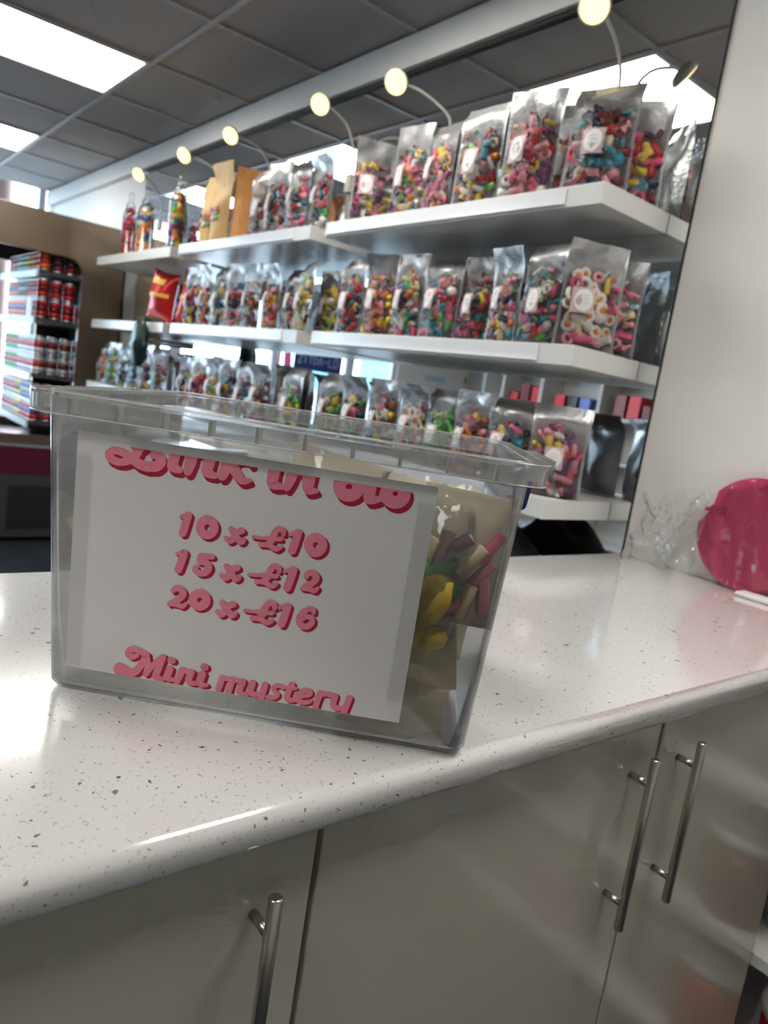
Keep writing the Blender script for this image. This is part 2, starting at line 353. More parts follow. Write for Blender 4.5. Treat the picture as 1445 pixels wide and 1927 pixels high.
for k in range(1, 5):
    y0, y1 = cab_edges[k]
    t = thing('base_cabinet', cab_lab[k], 'cabinet', (DX - 0.28, (y0 + y1) / 2, 0), 0, 'gloss base cabinets'); hw = (y1 - y0) / 2
    MB().box(-0.28, 0.258, -hw, hw, 0.10, DTOP - 0.001).obj('body', 'carcass', t)
    MB().box(-0.25, 0.22, -hw, hw, 0.0, 0.10).obj('plinth', 'carcass', t)
    d = MB().box(0.262, 0.28, -hw + 0.0015, hw - 0.0015, 0.12, DTOP - 0.004).obj('door', 'door_gloss', t, bevel=0.0012)
    hy = hw - 0.053 if hand_side[k] > 0 else -hw + 0.052
    h = MB(); x = 0.28 + 0.0275; zt, zb = 0.852, 0.628
    h.tube([(x, hy, zb), (x, hy, zb + .0012), (x, hy, zt - 0.0012), (x, hy, zt)], [0.0045, 0.0057, 0.0057, 0.0045], 20)
    ho = h.obj('handle', 'brushed_steel', d, smooth=True)
    for p in ho.data.polygons:
        if len(p.vertices) > 4: p.use_smooth = False
    for z in (0.819, 0.661):
        s_ = MB().tube([(0.280, hy, z), (x - 0.003, hy, z)], 0.0042, 16).obj('handle_post', 'brushed_steel', d, smooth=True)
# open shelving against the wall right of the cabinets
t = thing('open_shelf_unit', 'white open shelf unit at bottom right beside the last cabinet door', 'shelf unit', (0.35, 1.48, 0))
MB().box(-0.832, -0.814, -0.12, 0.12, 0, 0.88).obj('side_panel', 'shelf_white', t)
MB().box(0.734, 0.752, -0.12, 0.12, 0, 0.88).obj('side_panel', 'shelf_white', t)
MB().box(-0.814, 0.734, 0.11, 0.12, 0, 0.88).obj('back_panel', 'shelf_white', t)
for z in (0.04, 0.315, 0.60, 0.86): MB().box(-0.814, 0.734, -0.12, 0.11, z, z + 0.022).obj('shelf', 'shelf_white', t)
bx = [('maroon tub of sweets on the open shelf unit, next to the cabinet door', -0.335, 0.338, 'can_maroon'), ('red tub of sweets low on the open shelf unit next to the cabinet', -0.335, 0.063, 'can_red'),
      ('pink tub of sweets low on the open shelf unit', 0.05, 0.063, 'tag_pink'), ('blue tub of sweets low on the open shelf unit', 0.35, 0.063, 'can_blue'),
      ('orange tub of sweets on the middle of the open shelf unit', 0.30, 0.338, 'can_orange'), ('white tub of sweets on the middle of the open shelf unit', 0.02, 0.338, 'can_white')]
for lab, x, z, m in bx:
    tb = thing('sweet_tub', lab, 'tub', (x, 1.46, z), 0, 'tubs on the open shelf unit')
    MB().lathe([(0.068, 0), (0.072, 0.006), (0.080, 0.15)], 20).obj('body', m, tb, smooth=True)
    MB().lathe([(0.083, 0.15), (0.084, 0.168), (0.078, 0.172)], 20).obj('lid', 'label_white', tb, smooth=True)

# ------------------------------------------------------------------ wall shelves
ST = [1.736, 1.389, 1.038]; SN = ['top', 'middle', 'bottom']
SX = [(-2.135, -1.055), (-3.335, -2.23), (-4.50, -3.43)]; SXN = ['right-hand', 'centre', 'left-hand']
TH = 0.046; SF = 1.345
for i, zt in enumerate(ST):
    for j, (x0, x1) in enumerate(SX):
        t = thing('wall_shelf', 'thick white floating shelf in the %s row, %s one' % (SN[i], SXN[j]), 'shelf', ((x0 + x1) / 2, SF + 0.13, zt - TH), 0, 'floating shelves on the mirror')
        hw = (x1 - x0) / 2
        MB().box(-hw, hw, -0.13, WY - SF - 0.131, 0, TH).obj('board', 'shelf_white', t, bevel=0.0012)
        if j < 2:
            r = MB().box(-hw + 0.01, hw - 0.10, -0.1325, -0.130, 0.006, TH - 0.004).box(-hw + 0.01, hw - 0.10, -0.138, -0.1325, 0.006, 0.009)
            r.obj('ticket_rail', 'rail_plastic', t)
t = thing('wall_shelf', 'thick white floating shelf below the others, holding black sacks', 'shelf', (-1.75, SF + 0.13, 0.64), 0, 'floating shelves on the mirror')
MB().box(-0.70, 0.70, -0.13, WY - SF - 0.131, 0, TH).obj('board', 'shelf_white', t, bevel=0.0012)

# ------------------------------------------------------------------ sweets (shared meshes)
SWM = {}
def sweet_mesh(shape, col):
    k = (shape, col)
    if k in SWM: return SWM[k]
    m = MB(); mats = ['sweet_' + col]
    if shape == 'ball':
        m.lathe([(0.15, -0.48), (0.42, -0.3), (0.5, 0.0), (0.42, 0.3), (0.15, 0.48)], 8)
    elif shape == 'bean':
        m.tube([(-.55, 0, .1), (-.45, 0, .02), (-.15, 0, -.08), (.2, 0, -.06), (.48, 0, .08), (.58, 0, .16)], [0.12, .3, .36, .36, .3, .12], 8)
    elif shape == 'tube':
        m.tube([(-.75, 0, 0), (-.7, 0, 0), (.7, 0, 0), (.75, 0, 0)], [.24, .28, .28, .24], 8)
        mats.append('sweet_cream'); m.mi[-1] = 1; m.mi[-2] = 1
    elif shape == 'ring':
        m.grid(lambda u, v: ((.4 + .2 * math.cos(v * 6.2832)) * math.cos(u * 6.2832), (.4 + .2 * math.cos(v * 6.2832)) * math.sin(u * 6.2832), .2 * math.sin(v * 6.2832)), 10, 5)
    elif shape == 'egg':
        mats = ['sweet_white', 'sweet_orange']
        m.lathe([(0.5, -0.12), (0.62, -0.05), (0.6, 0.05), (0.45, 0.1)], 10, 0); m.lathe([(0.3, 0.09), (0.28, 0.16), (0.15, 0.22)], 8, 1)
    elif shape == 'slab':
        pr = [(-.6, -.25), (-.35, -.4), (.2, -.3), (.6, -.38), (.7, 0), (.55, .35), (.1, .3), (-.3, .42), (-.62, .28)]
        m.prism(pr, lambda p, t: (p[0] * (0.9 if t else 1), p[1] * (0.9 if t else 1), -.16 + .34 * t))
    elif shape == 'bottle':
        m.tube([(-.8, 0, 0), (-.74, 0, 0), (-.1, 0, 0), (.12, 0, 0), (.3, 0, 0), (.62, 0, 0), (.7, 0, 0)], [.22, .3, .31, .27, .15, .13, .06], 8)
        mats.append('sweet_maroon')
        for i in range(len(m.f)):
            if i < 16: m.mi[i] = 1
    me = m.mesh('sweet', mats, True); SWM[k] = me; return me
SHAPES = ['ball', 'bean', 'bean', 'tube', 'ring', 'slab', 'slab', 'bottle']

# ------------------------------------------------------------------ pouches
def sm(a, b, x): t = max(0, min(1, (x - a) / (b - a))); return t * t * (3 - 2 * t)
PV = []
class PouchShape:
    def __init__(s, seed, bend, twist, fill):
        s.q = random.Random(seed); s.bend = bend; s.twist = twist; s.fill = fill; s.seed = seed
    def depth(s, u, v):
        c = abs(2 * u - 1); c = 0 if c > 0.93 else (1 - (c / 0.93) ** 2.4)
        return 0.40 * (1 - sm(0.42, min(.92, s.fill + 0.15), v)) * c * (0.75 + 0.25 * sm(0, 0.08, v))
    def P(s, u, v, side):
        x = (u - 0.5) * (1 - 0.05 * math.sin(v * 3.1)); z = v * 1.75
        d = s.depth(u, v)
        n = noise.noise(Vector((u * 3.1 + s.seed * 7, v * 5.0, side * 3.3))) * 0.05 * sm(0, .15, v) * (1 if 0.05 < u < 0.95 else 0.35)
        n *= 0.5 + 0.9 * sm(s.fill - 0.1, s.fill + .1, v) * (1 - sm(0.8, 0.86, v)) + 0.25
        y = (-d * 0.62 if side < 0 else d * 0.38) + n
        hb = sm(s.fill, 1.0, v)
        y += s.bend * hb * hb + s.twist * hb * (u - 0.5)
        z -= abs(s.bend) * 0.25 * hb * hb
        return (x, y + (0.0015 if side > 0 else -0.0015), z)
    def build(s, kraft=None):
        s.front = MB().grid(lambda u, v: s.P(u, v, -1), 14, 20).mesh('clear_front', 'pouch_clear', True)
        b = MB().grid(lambda u, v: s.P(1 - u, v, 1), 12, 16)
        n = 12
        b.add([s.P(i / n, 0, -1) for i in range(n + 1)] + [s.P(i / n, 0, 1) for i in range(n + 1)], [(i, n + 1 + i, n + 2 + i, i + 1) for i in range(n)])
        for e in (0.0, 1.0):   # welded side seams
            sg = 1 if e else -1
            pts = [s.P(e, j / 16, 1) for j in range(17)]
            b.add([(p[0] - sg * 0.045, p[1] - 0.004, p[2]) for p in pts] + [(p[0] + sg * 0.004, p[1] - 0.006, p[2]) for p in pts], [(j, j + 1, 18 + j, 17 + j) for j in range(16)])
        s.back = b.mesh('foil_back', 'foil', True)
        z = MB().grid(lambda u, v: tuple(a + o for a, o in zip(s.P(0.03 + u * .94, 0.855 + v * 0.018, -1), (0, -0.006, 0))), 12, 1).mesh('zip_seal', 'tape', True)
        s.zip = z
        lab = MB(); cu, cv = 0.30 + 0.05 * (s.seed % 4), 0.42 + 0.02 * (s.seed % 3)
        def L(a, b_, o): p = s.P(cu + a, cv + b_, -1); return (p[0], p[1] - o, p[2])
        lab.grid(lambda u, v: L((u - .5) * 0.34, (v - .5) * 0.235, 0.008), 6, 6, 0)
        vs = [L(0, 0, 0.013)] + [L(0.14 * math.cos(t * math.pi / 9), 0.105 * math.sin(t * math.pi / 9), 0.013) for t in range(18)]
        lab.add(vs, [(0, 1 + k, 1 + (k + 1) % 18) for k in range(18)], 1)
        for q in range(3): lab.grid(lambda u, v: L(-.075 + .15 * u, .040 - q * .036 + .006 * v, 0.022), 4, 1, 2)
        s.label = lab.mesh('label', ['label_floral', 'label_white', 'label_text'], True)
        return s
PV = [PouchShape(1, 0.03, 0.05, .78).build(), PouchShape(2, -0.16, 0.0, .70).build(), PouchShape(3, 0.14, -0.12, .76).build(), PouchShape(4, -0.05, 0.2, .78).build(), PouchShape(5, 0.24, 0.05, .70).build()]
PAL = dict(mix=['red', 'pink', 'yellow', 'teal', 'white', 'orange', 'maroon', 'green', 'hotpink', 'navy', 'cream'], pinks=['pink', 'hotpink', 'pink', 'red', 'white', 'yellow', 'purple'],
           reds=['red', 'maroon', 'red', 'hotpink', 'teal', 'navy', 'yellow'], teals=['teal', 'navy', 'teal', 'red', 'white', 'pink', 'green', 'hotpink'],
           yellows=['yellow', 'yellow', 'cream', 'yellow', 'lime', 'white'], greens=['green', 'lime', 'green', 'darkgreen', 'yellow', 'pink'], blues=['blue', 'teal', 'navy', 'blue', 'yellow', 'cream'],
           browns=['brown', 'cream', 'red', 'maroon', 'brown', 'orange', 'white'], eggs=['pink', 'white', 'pink', 'yellow', 'hotpink', 'ice', 'cream'], darks=['navy', 'maroon', 'black', 'red', 'teal', 'pink', 'cream'],
           oranges=['orange', 'red', 'orange', 'yellow', 'pink', 'maroon'])
def pouch(loc, rz, w, h, pal, var, label, group, n=30, lab=True, seed=0, tilt=0.0):
    q = random.Random(seed * 31 + 5); sh = PV[var % len(PV)]
    t = thing('sweet_pouch', label, 'sweet pouch', loc, rz, group); t.rotation_euler = (tilt, 0, rz)
    sc = (w, w, h / 1.75)
    for nm, me in (('clear_front', sh.front), ('foil_back', sh.back), ('zip_seal', sh.zip)): link(nm, me, t, scale=sc)
    if lab: link('label', sh.label, t, scale=sc)
    cols = PAL[pal]; ss = w * (0.185 if n > 22 else 0.215)
    nc = 5 if n > 22 else 4; nr = max(4, round(n * 1.15 / nc))
    for r in range(nr):
        for c in range(nc):
            u = (c + .5 + q.uniform(-.3, .3)) / nc; u = 0.09 + 0.82 * u
            v = 0.045 + (r + .5 + q.uniform(-.3, .3)) / nr * (sh.fill + 0.02)
            dd = sh.depth(u, v)
            if dd < 0.05 and r > 1: continue
            p = sh.P(u, v, -1); pb_ = sh.P(u, v, 1); gap = pb_[1] - p[1]
            fl = min(1.0, gap / 0.20)
            yb = p[1] + gap * q.uniform(.40, .46)
            col = cols[q.randrange(len(cols))]; shp = SHAPES[q.randrange(len(SHAPES))]
            if pal == 'eggs' and q.random() < .3: shp = 'egg'
            if pal == 'yellows' and q.random() < .6: shp = 'tube'
            k = min(ss * q.uniform(0.85, 1.2) * (0.6 + 0.4 * fl), gap * w * 0.98)
            if k < ss * 0.5: continue
            link('sweet', sweet_mesh(shp, col), t, (p[0] * w, yb * w, max(p[2] * h / 1.75, k * .5)),
                 (math.pi / 2 + q.uniform(-.3, .3), q.uniform(-1.6, 1.6), q.uniform(-.3, .3)), (k, k, k))
    return t
PALD = dict(mix='mixed bright', pinks='mostly pink', reds='mostly red', teals='teal and red', yellows='yellow', greens='bright green', blues='blue and yellow', browns='brown and cream', eggs='pink and white', darks='dark navy and red', oranges='orange and red')
# (x, y, yaw, w, h, palette, variant, sweets)
ROWS = {
 'top_right': (0, 'top right-hand shelf', [(-1.995, 1.41, 62, .135, .250, 'pinks', 3, 30), (-1.815, 1.41, 8, .135, .268, 'mix', 0, 36), (-1.68, 1.405, -6, .14, .265, 'pinks', 4, 36), (-1.525, 1.405, 10, .145, .272, 'mix', 2, 36),
    (-1.345, 1.405, 14, .15, .266, 'pinks', 0, 36), (-1.305, 1.52, 10, .145, .262, 'oranges', 3, 30), (-1.135, 1.405, 22, .155, .240, 'darks', 2, 40), (-1.122, 1.525, 26, .14, .236, 'reds', 3, 30)]),
 'top_centre': (0, 'top centre shelf', [(-2.735, 1.42, 12, .14, .275, 'browns', 2, 24), (-2.60, 1.41, 5, .145, .272, 'darks', 0, 24), (-2.445, 1.41, 0, .15, .276, 'teals', 4, 26), (-2.305, 1.42, -4, .145, .262, 'teals', 1, 26)]),
 'mid_right': (1, 'middle right-hand shelf', [(-2.02, 1.405, 0, .14, .247, 'reds', 2, 34), (-1.872, 1.41, 10, .135, .250, 'oranges', 3, 34), (-1.737, 1.41, 0, .14, .245, 'mix', 0, 36), (-1.592, 1.41, 4, .145, .240, 'teals', 4, 36),
    (-1.465, 1.43, 6, .125, .228, 'reds', 0, 36), (-1.340, 1.40, -8, .115, .240, 'mix', 1, 36), (-1.218, 1.40, 2, .125, .245, 'teals', 2, 40), (-1.10, 1.43, 58, .15, .240, 'eggs', 3, 36), (-1.108, 1.535, 20, .13, .225, 'eggs', 0, 30)]),
 'mid_centre': (1, 'middle centre shelf', [(-3.27, 1.41, 5, .135, .262, 'reds', 0, 20), (-3.13, 1.41, -4, .13, .268, 'oranges', 1, 20), (-2.99, 1.41, 0, .14, .262, 'blues', 2, 20), (-2.85, 1.41, 6, .14, .262, 'darks', 0, 20), (-2.705, 1.41, 0, .14, .256, 'browns', 3, 20),
    (-2.565, 1.42, -6, .135, .250, 'oranges', 1, 22), (-2.42, 1.43, 3, .125, .240, 'darks', 4, 20), (-2.295, 1.40, -8, .14, .250, 'yellows', 2, 26), (-2.285, 1.50, 8, .125, .235, 'yellows', 0, 22)]),
 'bot_left': (2, 'bottom left-hand shelf', [(-4.42, 1.41, 0, .15, .240, 'oranges', 4, 12), (-4.25, 1.41, 6, .15, .236, 'greens', 0, 12), (-4.085, 1.41, 0, .15, .242, 'teals', 2, 12), (-3.92, 1.41, -6, .14, .240, 'blues', 1, 12), (-3.755, 1.41, 0, .15, .246, 'reds', 0, 12), (-3.57, 1.41, 8, .15, .242, 'teals', 2, 14)]),
 'bot_centre': (2, 'bottom centre shelf', [(-3.265, 1.41, 0, .135, .212, 'reds', 3, 18), (-3.115, 1.41, 5, .14, .220, 'pinks', 0, 18), (-2.97, 1.41, -3, .135, .228, 'yellows', 1, 18), (-2.83, 1.41, 8, .135, .228, 'reds', 0, 18), (-2.69, 1.41, 0, .13, .228, 'teals', 2, 18),
    (-2.55, 1.41, 2, .15, .228, 'browns', 1, 22), (-2.42, 1.47, 50, .135, .232, 'darks', 3, 18), (-2.30, 1.40, 0, .135, .225, 'greens', 2, 20)]),
 'bot_right': (2, 'bottom right-hand shelf', [(-2.065, 1.41, 4, .135, .232, 'greens', 4, 24), (-1.925, 1.41, 0, .14, .229, 'mix', 1, 28), (-1.78, 1.41, 5, .14, .227, 'mix', 0, 28), (-1.63, 1.41, -4, .145, .228, 'eggs', 1, 30), (-1.51, 1.41, 3, .14, .224, 'greens', 2, 30),
    (-1.385, 1.405, 0, .14, .226, 'oranges', 0, 30), (-1.25, 1.405, 6, .145, .226, 'reds', 4, 32), (-1.115, 1.43, 40, .14, .222, 'pinks', 2, 32)]),
}
sd = 0
for rk, (si, nm, items) in ROWS.items():
    for k, (x, y, yaw, w, h, pal, var, n) in enumerate(items):
        sd += 1; nth = ORD[len(items) - 1 - k]
        lb = 'clear-fronted pouch of %s sweets, %s from right on the %s' % (PALD[pal], nth, nm)
        pouch((x, y, ST[si]), math.radians(yaw), w, h, pal, var, lb, 'pouches of sweets on the %s' % nm, n, lab=(n > 14), seed=sd)

# ------------------------------------------------------------------ kraft bags, tubes of sweets, red bags (far shelves)
def kraft_bag(loc, rz, w, h, mat, label, seed, win=True):
    sh = PouchShape(20 + seed, (0.22, -0.12, 0.1)[seed % 3], 0.15, .6)
    t = thing('paper_pouch', label, 'paper pouch', loc, rz, 'paper pouches on the top shelf'); sc = (w, w, h / 1.75)
    b = MB().grid(lambda u, v: sh.P(u, v, -1), 12, 16).grid(lambda u, v: sh.P(1 - u, v, 1), 12, 16)
    b.add([sh.P(i / 12, 0, -1) for i in range(13)] + [sh.P(i / 12, 0, 1) for i in range(13)], [(i, 13 + i, 14 + i, i + 1) for i in range(12)])
    link('bag', b.mesh('bag', mat, True), t, scale=sc)
    if win:
        wd = MB().grid(lambda u, v: tuple(a + o for a, o in zip(sh.P(.3 + .4 * u, .25 + .2 * v, -1), (0, -0.012, 0))), 6, 6).mesh('window', 'pouch_clear', True)
        link('window', wd, t, scale=sc)
        q = random.Random(seed)
        for k in range(6):
            p = sh.P(.32 + .36 * (k % 3) / 2, .29 + .12 * (k // 3), -1); s_ = w * .11
            link('sweet', sweet_mesh('slab', ['red', 'white', 'green', 'navy', 'pink', 'orange'][k]), t, (p[0] * w, p[1] * w - 0.001, p[2] * h / 1.75), (1.5, q.uniform(0, 3), 0), (s_, s_, s_))
kraft_bag((-3.23, 1.44, ST[0]), math.radians(10), .16, .325, 'kraft', 'brown kraft paper pouch with a small window, leftmost on the top centre shelf', 0)
kraft_bag((-3.06, 1.41, ST[0]), math.radians(-5), .17, .335, 'kraft', 'tall pale-edged kraft paper pouch with a small window, second on the top centre shelf', 1)
kraft_bag((-2.93, 1.44, ST[0]), math.radians(20), .13, .30, 'orange_kraft', 'orange paper pouch between the kraft pouch and the clear pouches', 2, False)
kraft_bag((-2.835, 1.42, ST[0]), math.radians(60), .13, .295, 'orange_kraft', 'narrow orange paper pouch seen edge-on beside the clear pouches', 3, False)
def sweet_tube(loc, r, h, cols, label, seed):
    q = random.Random(seed); t = thing('sweet_tube', label, 'sweet jar', loc, 0, 'tall jars at the left end of the top shelf')
    b = MB().lathe([(r * 1.12, 0), (r * 1.15, .012), (r, .022), (r, h * .62), (r * .96, h * .66), (r * .8, h * .72), (r * .62, h * .74)], 18)
    b.obj('jar', 'jar_clear', t, smooth=True)
    MB().lathe([(r * .66, h * .74), (r * .68, h * .77), (r * .66, h * .80), (r * .4, h * .84), (r * .34, h * .88), (r * .42, h * .93), (r * .3, h * .98), (r * .1, h)], 14).obj('lid', 'jar_clear', t, smooth=True)
    MB().lathe([(r * 1.10, 0.001), (r * 1.10, .010), (r * .9, .012)], 18).obj('base', 'sweet_' + cols[0], t, smooth=True)
    for k in range(46):
        z = .03 + (h * .66) * (k // 5) / 9; a = 2 * math.pi * (k % 5) / 5 + q.uniform(-.3, .3) + (k // 5)
        rr = r * .54 * (1 if z < h * .56 else .5); s_ = r * q.uniform(.75, .95)
        link('sweet', sweet_mesh(q.choice(['ball', 'bean', 'slab']), q.choice(cols)), t, (rr * math.cos(a), rr * math.sin(a), z), (q.uniform(0, 3), q.uniform(0, 3), 0), (s_, s_, s_))
sweet_tube((-4.235, 1.42, ST[0]), .037, .345, ['red', 'red', 'hotpink', 'maroon'], 'tall clear jar of red sweets, leftmost on the top shelf', 1)
sweet_tube((-3.985, 1.42, ST[0]), .046, .338, ['orange', 'teal', 'orange', 'orange', 'cream', 'blue'], 'tall clear jar of orange and turquoise sweets beside the red jar', 2)
sweet_tube((-3.56, 1.42, ST[0]), .046, .355, ['teal', 'green', 'purple', 'brown', 'yellow', 'black', 'orange'], 'tall clear jar of mixed coloured sweets right of the lamp stem', 3)
def crisp_bag(loc, rz, w, h, label, seed):
    t = thing('foil_snack_bag', label, 'snack bag', loc, rz, 'red foil bags on the middle shelf')
    def P(u, v, s_): return ((u - .5) * w * (1 - .13 * math.sin(math.pi * v)), s_ * .05 * math.sin(math.pi * u) ** .6 * math.sin(math.pi * v) ** .6 + .004 * noise.noise(Vector((u * 5, v * 5, seed))), v * h * (1 - .10 * math.sin(math.pi * u)) + .05 * h * math.sin(math.pi * u))
    t.rotation_euler = (0, math.radians(9), rz)
    MB().grid(lambda u, v: P(u, v, -1), 12, 14).grid(lambda u, v: P(1 - u, v, 1), 12, 14).obj('bag', 'red_foil', t, smooth=True)
    MB().grid(lambda u, v: tuple(a + o for a, o in zip(P(.08 + .84 * u, .42 + .08 * v + .06 * u, -1), (0, -.002, 0))), 10, 2).obj('print_band', 'gold_print', t, smooth=True)
    MB().grid(lambda u, v: tuple(a + o for a, o in zip(P(.2 + .5 * u, .72 + .13 * v, -1), (0, -.002, 0))), 8, 3).obj('print_logo', 'gold_print', t, smooth=True)
crisp_bag((-3.68, 1.42, ST[1] + .020), math.radians(14), .22, .245, 'shiny red foil snack bag with gold band on the middle shelf', 1)
crisp_bag((-3.45, 1.47, ST[1] + .014), math.radians(30), .15, .25, 'second red foil snack bag, tucked behind beside the clear pouches', 2)
g = MB()
def dg(u, v):
    a = u * 2 * math.pi; r = .052 * (0.35 + math.sin(math.pi * min(1, v * .9 + .08)) ** .7) * (1 + .25 * noise.noise(Vector((math.cos(a) * 2, math.sin(a) * 2, v * 6))))
    return (r * math.cos(a), r * .55 * math.sin(a), -.215 + .225 * v + .004 * math.sin(3 * a))
g.grid(dg, 14, 14, closed_u=True)
gt = thing('hanging_bag', 'dark green crumpled bag hanging over the edge of the middle shelf', 'bag', (-3.62, SF - 0.032, ST[1]), 0)
g.obj('bag', 'dark_green_foil', gt, smooth=True)
MB().tube([(0, 0, 0.005), (0, .015, .012), (0, .05, .006)], [.012, .012, .008], 8).obj('neck', 'dark_green_foil', gt, smooth=True)
# black sacks on the lowest shelf
for k, (x, w, h) in enumerate(((-2.0, .34, .27), (-1.66, .34, .29), (-1.28, .38, .26))):
    def bs(u, v, w=w, h=h, k=k):
        a = u * 2 * math.pi; r = math.sin(math.pi * (0.12 + .88 * v) ** .8) ** .5 if v < 1 else 0.02
        nn = 1 + .22 * noise.noise(Vector((math.cos(a) * 1.5 + k * 5, math.sin(a) * 1.5, v * 3)))
        return (w / 2 * r * nn * math.cos(a), .105 * r * nn * math.sin(a), h * v * (1 + .1 * math.cos(a * 2 + k)))
    o = MB().grid(bs, 22, 14, closed_u=True).obj('black_sack', 'black_plastic', None, smooth=True); o.location = (x, 1.475, 0.687)
    tag(o, ['black plastic sack under the bottom shelf, leftmost of three', 'black plastic sack under the bottom shelf, middle of three', 'black plastic sack under the bottom shelf, nearest the white wall'][k], 'sack', 'black sacks under the bottom shelf')

# ------------------------------------------------------------------ gooseneck lamps
def lamp(x, hx, label, zt=2.155, base=True):
    t = thing('gooseneck_lamp', label, 'lamp', (x, 1.572, ST[0]), 0, 'clip lamps along the top shelf'); z0 = ST[0]
    MB().box(-.020, .020, -.016, .016, 0, .012).obj('foot', 'lamp_white', t, bevel=.002)
    for dx in (-.009, 0, .009): MB().tube([(dx, 0, .012), (dx * 1.3, .004, .09), (dx * .6, 0, .18)], .0018, 6).obj('cable', 'lamp_white', t, smooth=True)
    MB().box(-.017, .017, -.012, .012, .18, .245).obj('socket', 'lamp_white', t, bevel=.003)
    hd = Vector((hx - x, -.165, zt - z0)); pts = [Vector((0, 0, .245)), Vector((0, 0, .30)), Vector((0, -.008, .345)), Vector(((hx - x) * .3, -.045, zt - z0 - .03)), Vector(((hx - x) * .65, -.10, zt - z0 - .004)), hd + Vector((0, .03, .004))]
    cr = []
    for i in range(len(pts) - 1):
        p0, p1, p2, p3 = pts[max(i - 1, 0)], pts[i], pts[i + 1], pts[min(i + 2, len(pts) - 1)]
        for k in range(5):
            s_ = k / 5; cr.append(0.5 * ((2 * p1) + (-p0 + p2) * s_ + (2 * p0 - 5 * p1 + 4 * p2 - p3) * s_ ** 2 + (-p0 + 3 * p1 - 3 * p2 + p3) * s_ ** 3))
    cr.append(pts[-1]); MB().tube(cr, .0042, 8).obj('neck', 'lamp_white', t, smooth=True)
    rot = Vector((0.42, -0.72, -0.55)).to_track_quat('Z', 'Y').to_euler()
    h = link('head', MB().lathe([(.012, -.020), (.030, -.014), (.037, -.004), (.038, .004), (.033, .0045)], 22).mesh('head', 'lamp_white', True), t, hd, rot)
    link('diffuser', MB().lathe([(.0335, .0035), (.033, .0065), (.02, .0085)], 22).mesh('diffuser', 'warm_glow', True), h)
LN = ['nearest the white wall', 'above the pink and yellow pouches', 'above the gap between the two top shelves', 'above the clear pouches of the centre shelf', 'above the kraft pouches', 'farthest, above the orange jar']
for k, (x, hx, zt) in enumerate(((-1.245, -1.225, 2.152), (-1.86, -1.945, 2.145), (-2.373, -2.37, 2.165), (-2.98, -3.055, 2.175), (-3.44, -3.53, 2.165), (-4.20, -4.12, 2.155))):
    lamp(x, hx, 'lit gooseneck lamp with a round warm head, %s' % LN[k], zt)

# ------------------------------------------------------------------ drinks fridge
FX0, FX1, FYB = -5.80, -4.75, 1.585
t = thing('drinks_fridge', 'tall open drinks fridge with bronze steel canopy and end panel', 'fridge', ((FX0 + FX1) / 2, 1.2, 0)); ox, oy = (FX0 + FX1) / 2, 1.2
def FB(name, x0, x1, y0, y1, z0, z1, mat, bev=0): return MB().box(x0 - ox, x1 - ox, y0 - oy, y1 - oy, z0, z1).obj(name, mat, t, bevel=bev)
def endpanel(xp, name):
    # outline with a big rounded opening towards the front (-Y)
    out = [(0.62, 1.955 - .05), (0.66, 1.955), (FYB, 1.955), (FYB, 0.60), (0.62, 0.60), (0.62, 0.66)]
    inn = [(1.30, 0.66)] + [(1.345 - .06 + .06 * math.sin(a), 0.72 - .06 * math.cos(a)) for a in (0.3, .8, 1.3, 1.57)] + [(1.345 - .09 + .09 * math.cos(a), 1.725 - .09 + .09 * math.sin(a)) for a in (0, .4, .8, 1.2, 1.57)] + [(0.62, 1.725)]
    MB().prism(out + inn, lambda p, k: (xp - ox + (-0.018 + .036 * k), p[0] - oy, p[1])).obj(name, 'bronze_steel', t, bevel=.004)
endpanel(FX1 - .018, 'end_panel'); endpanel(FX0 + .018, 'end_panel')
cp = [(0.60, 1.74)] + [(0.60 + .07 - .07 * math.cos(a), 1.885 + .07 * math.sin(a)) for a in (0, .3, .6, .9, 1.2, 1.57)] + [(FYB, 1.955), (FYB, 1.93), (0.68, 1.93), (0.63, 1.74)]
MB().prism(cp, lambda p, k: ((FX0 + .036 if k == 0 else FX1 - .036) - ox, p[0] - oy, p[1])).obj('canopy', 'bronze_steel', t)
FB('back_panel', FX0 + .036, FX1 - .036, FYB - .03, FYB, 0.60, 1.93, 'fridge_dark')
FB('base', FX0, FX1, 0.62, FYB, 0.03, 0.598, 'fridge_grey')
FB('band', FX1, FX1 + .004, 0.66, FYB - .01, 0.42, 0.585, 'maroon_panel'); FB('band', FX0 + .01, FX1 - .01, 0.614, 0.62, 0.42, 0.585, 'maroon_panel')
FB('edge_trim', FX0, FX1 + .006, 0.61, FYB, 0.586, 0.60, 'tin')
FB('grille_recess', FX1, FX1 + .002, 1.02, 1.45, 0.08, 0.35, 'fridge_dark')
for k in range(12): FB('grille_slat', FX1 + .002, FX1 + .006, 1.03, 1.44, 0.09 + k * .021, 0.099 + k * .021, 'fridge_dark')
for k in range(4): FB('foot', (FX0, FX1 - .05)[k % 2], (FX0 + .05, FX1)[k % 2], (0.65, FYB - .06)[k // 2], (0.70, FYB - .01)[k // 2], 0, 0.03, 'fridge_dark')
FZ = [1.625, 1.350, 1.020, 0.735]
for z in FZ:
    FB('fridge_shelf', FX0 + .04, FX1 - .04, 1.112, FYB - .03, z - .018, z, 'fridge_grey')
    FB('price_rail', FX0 + .04, FX1 - .04, 1.10, 1.112, z - .036, z + .004, 'fridge_rail')
CANM = {}
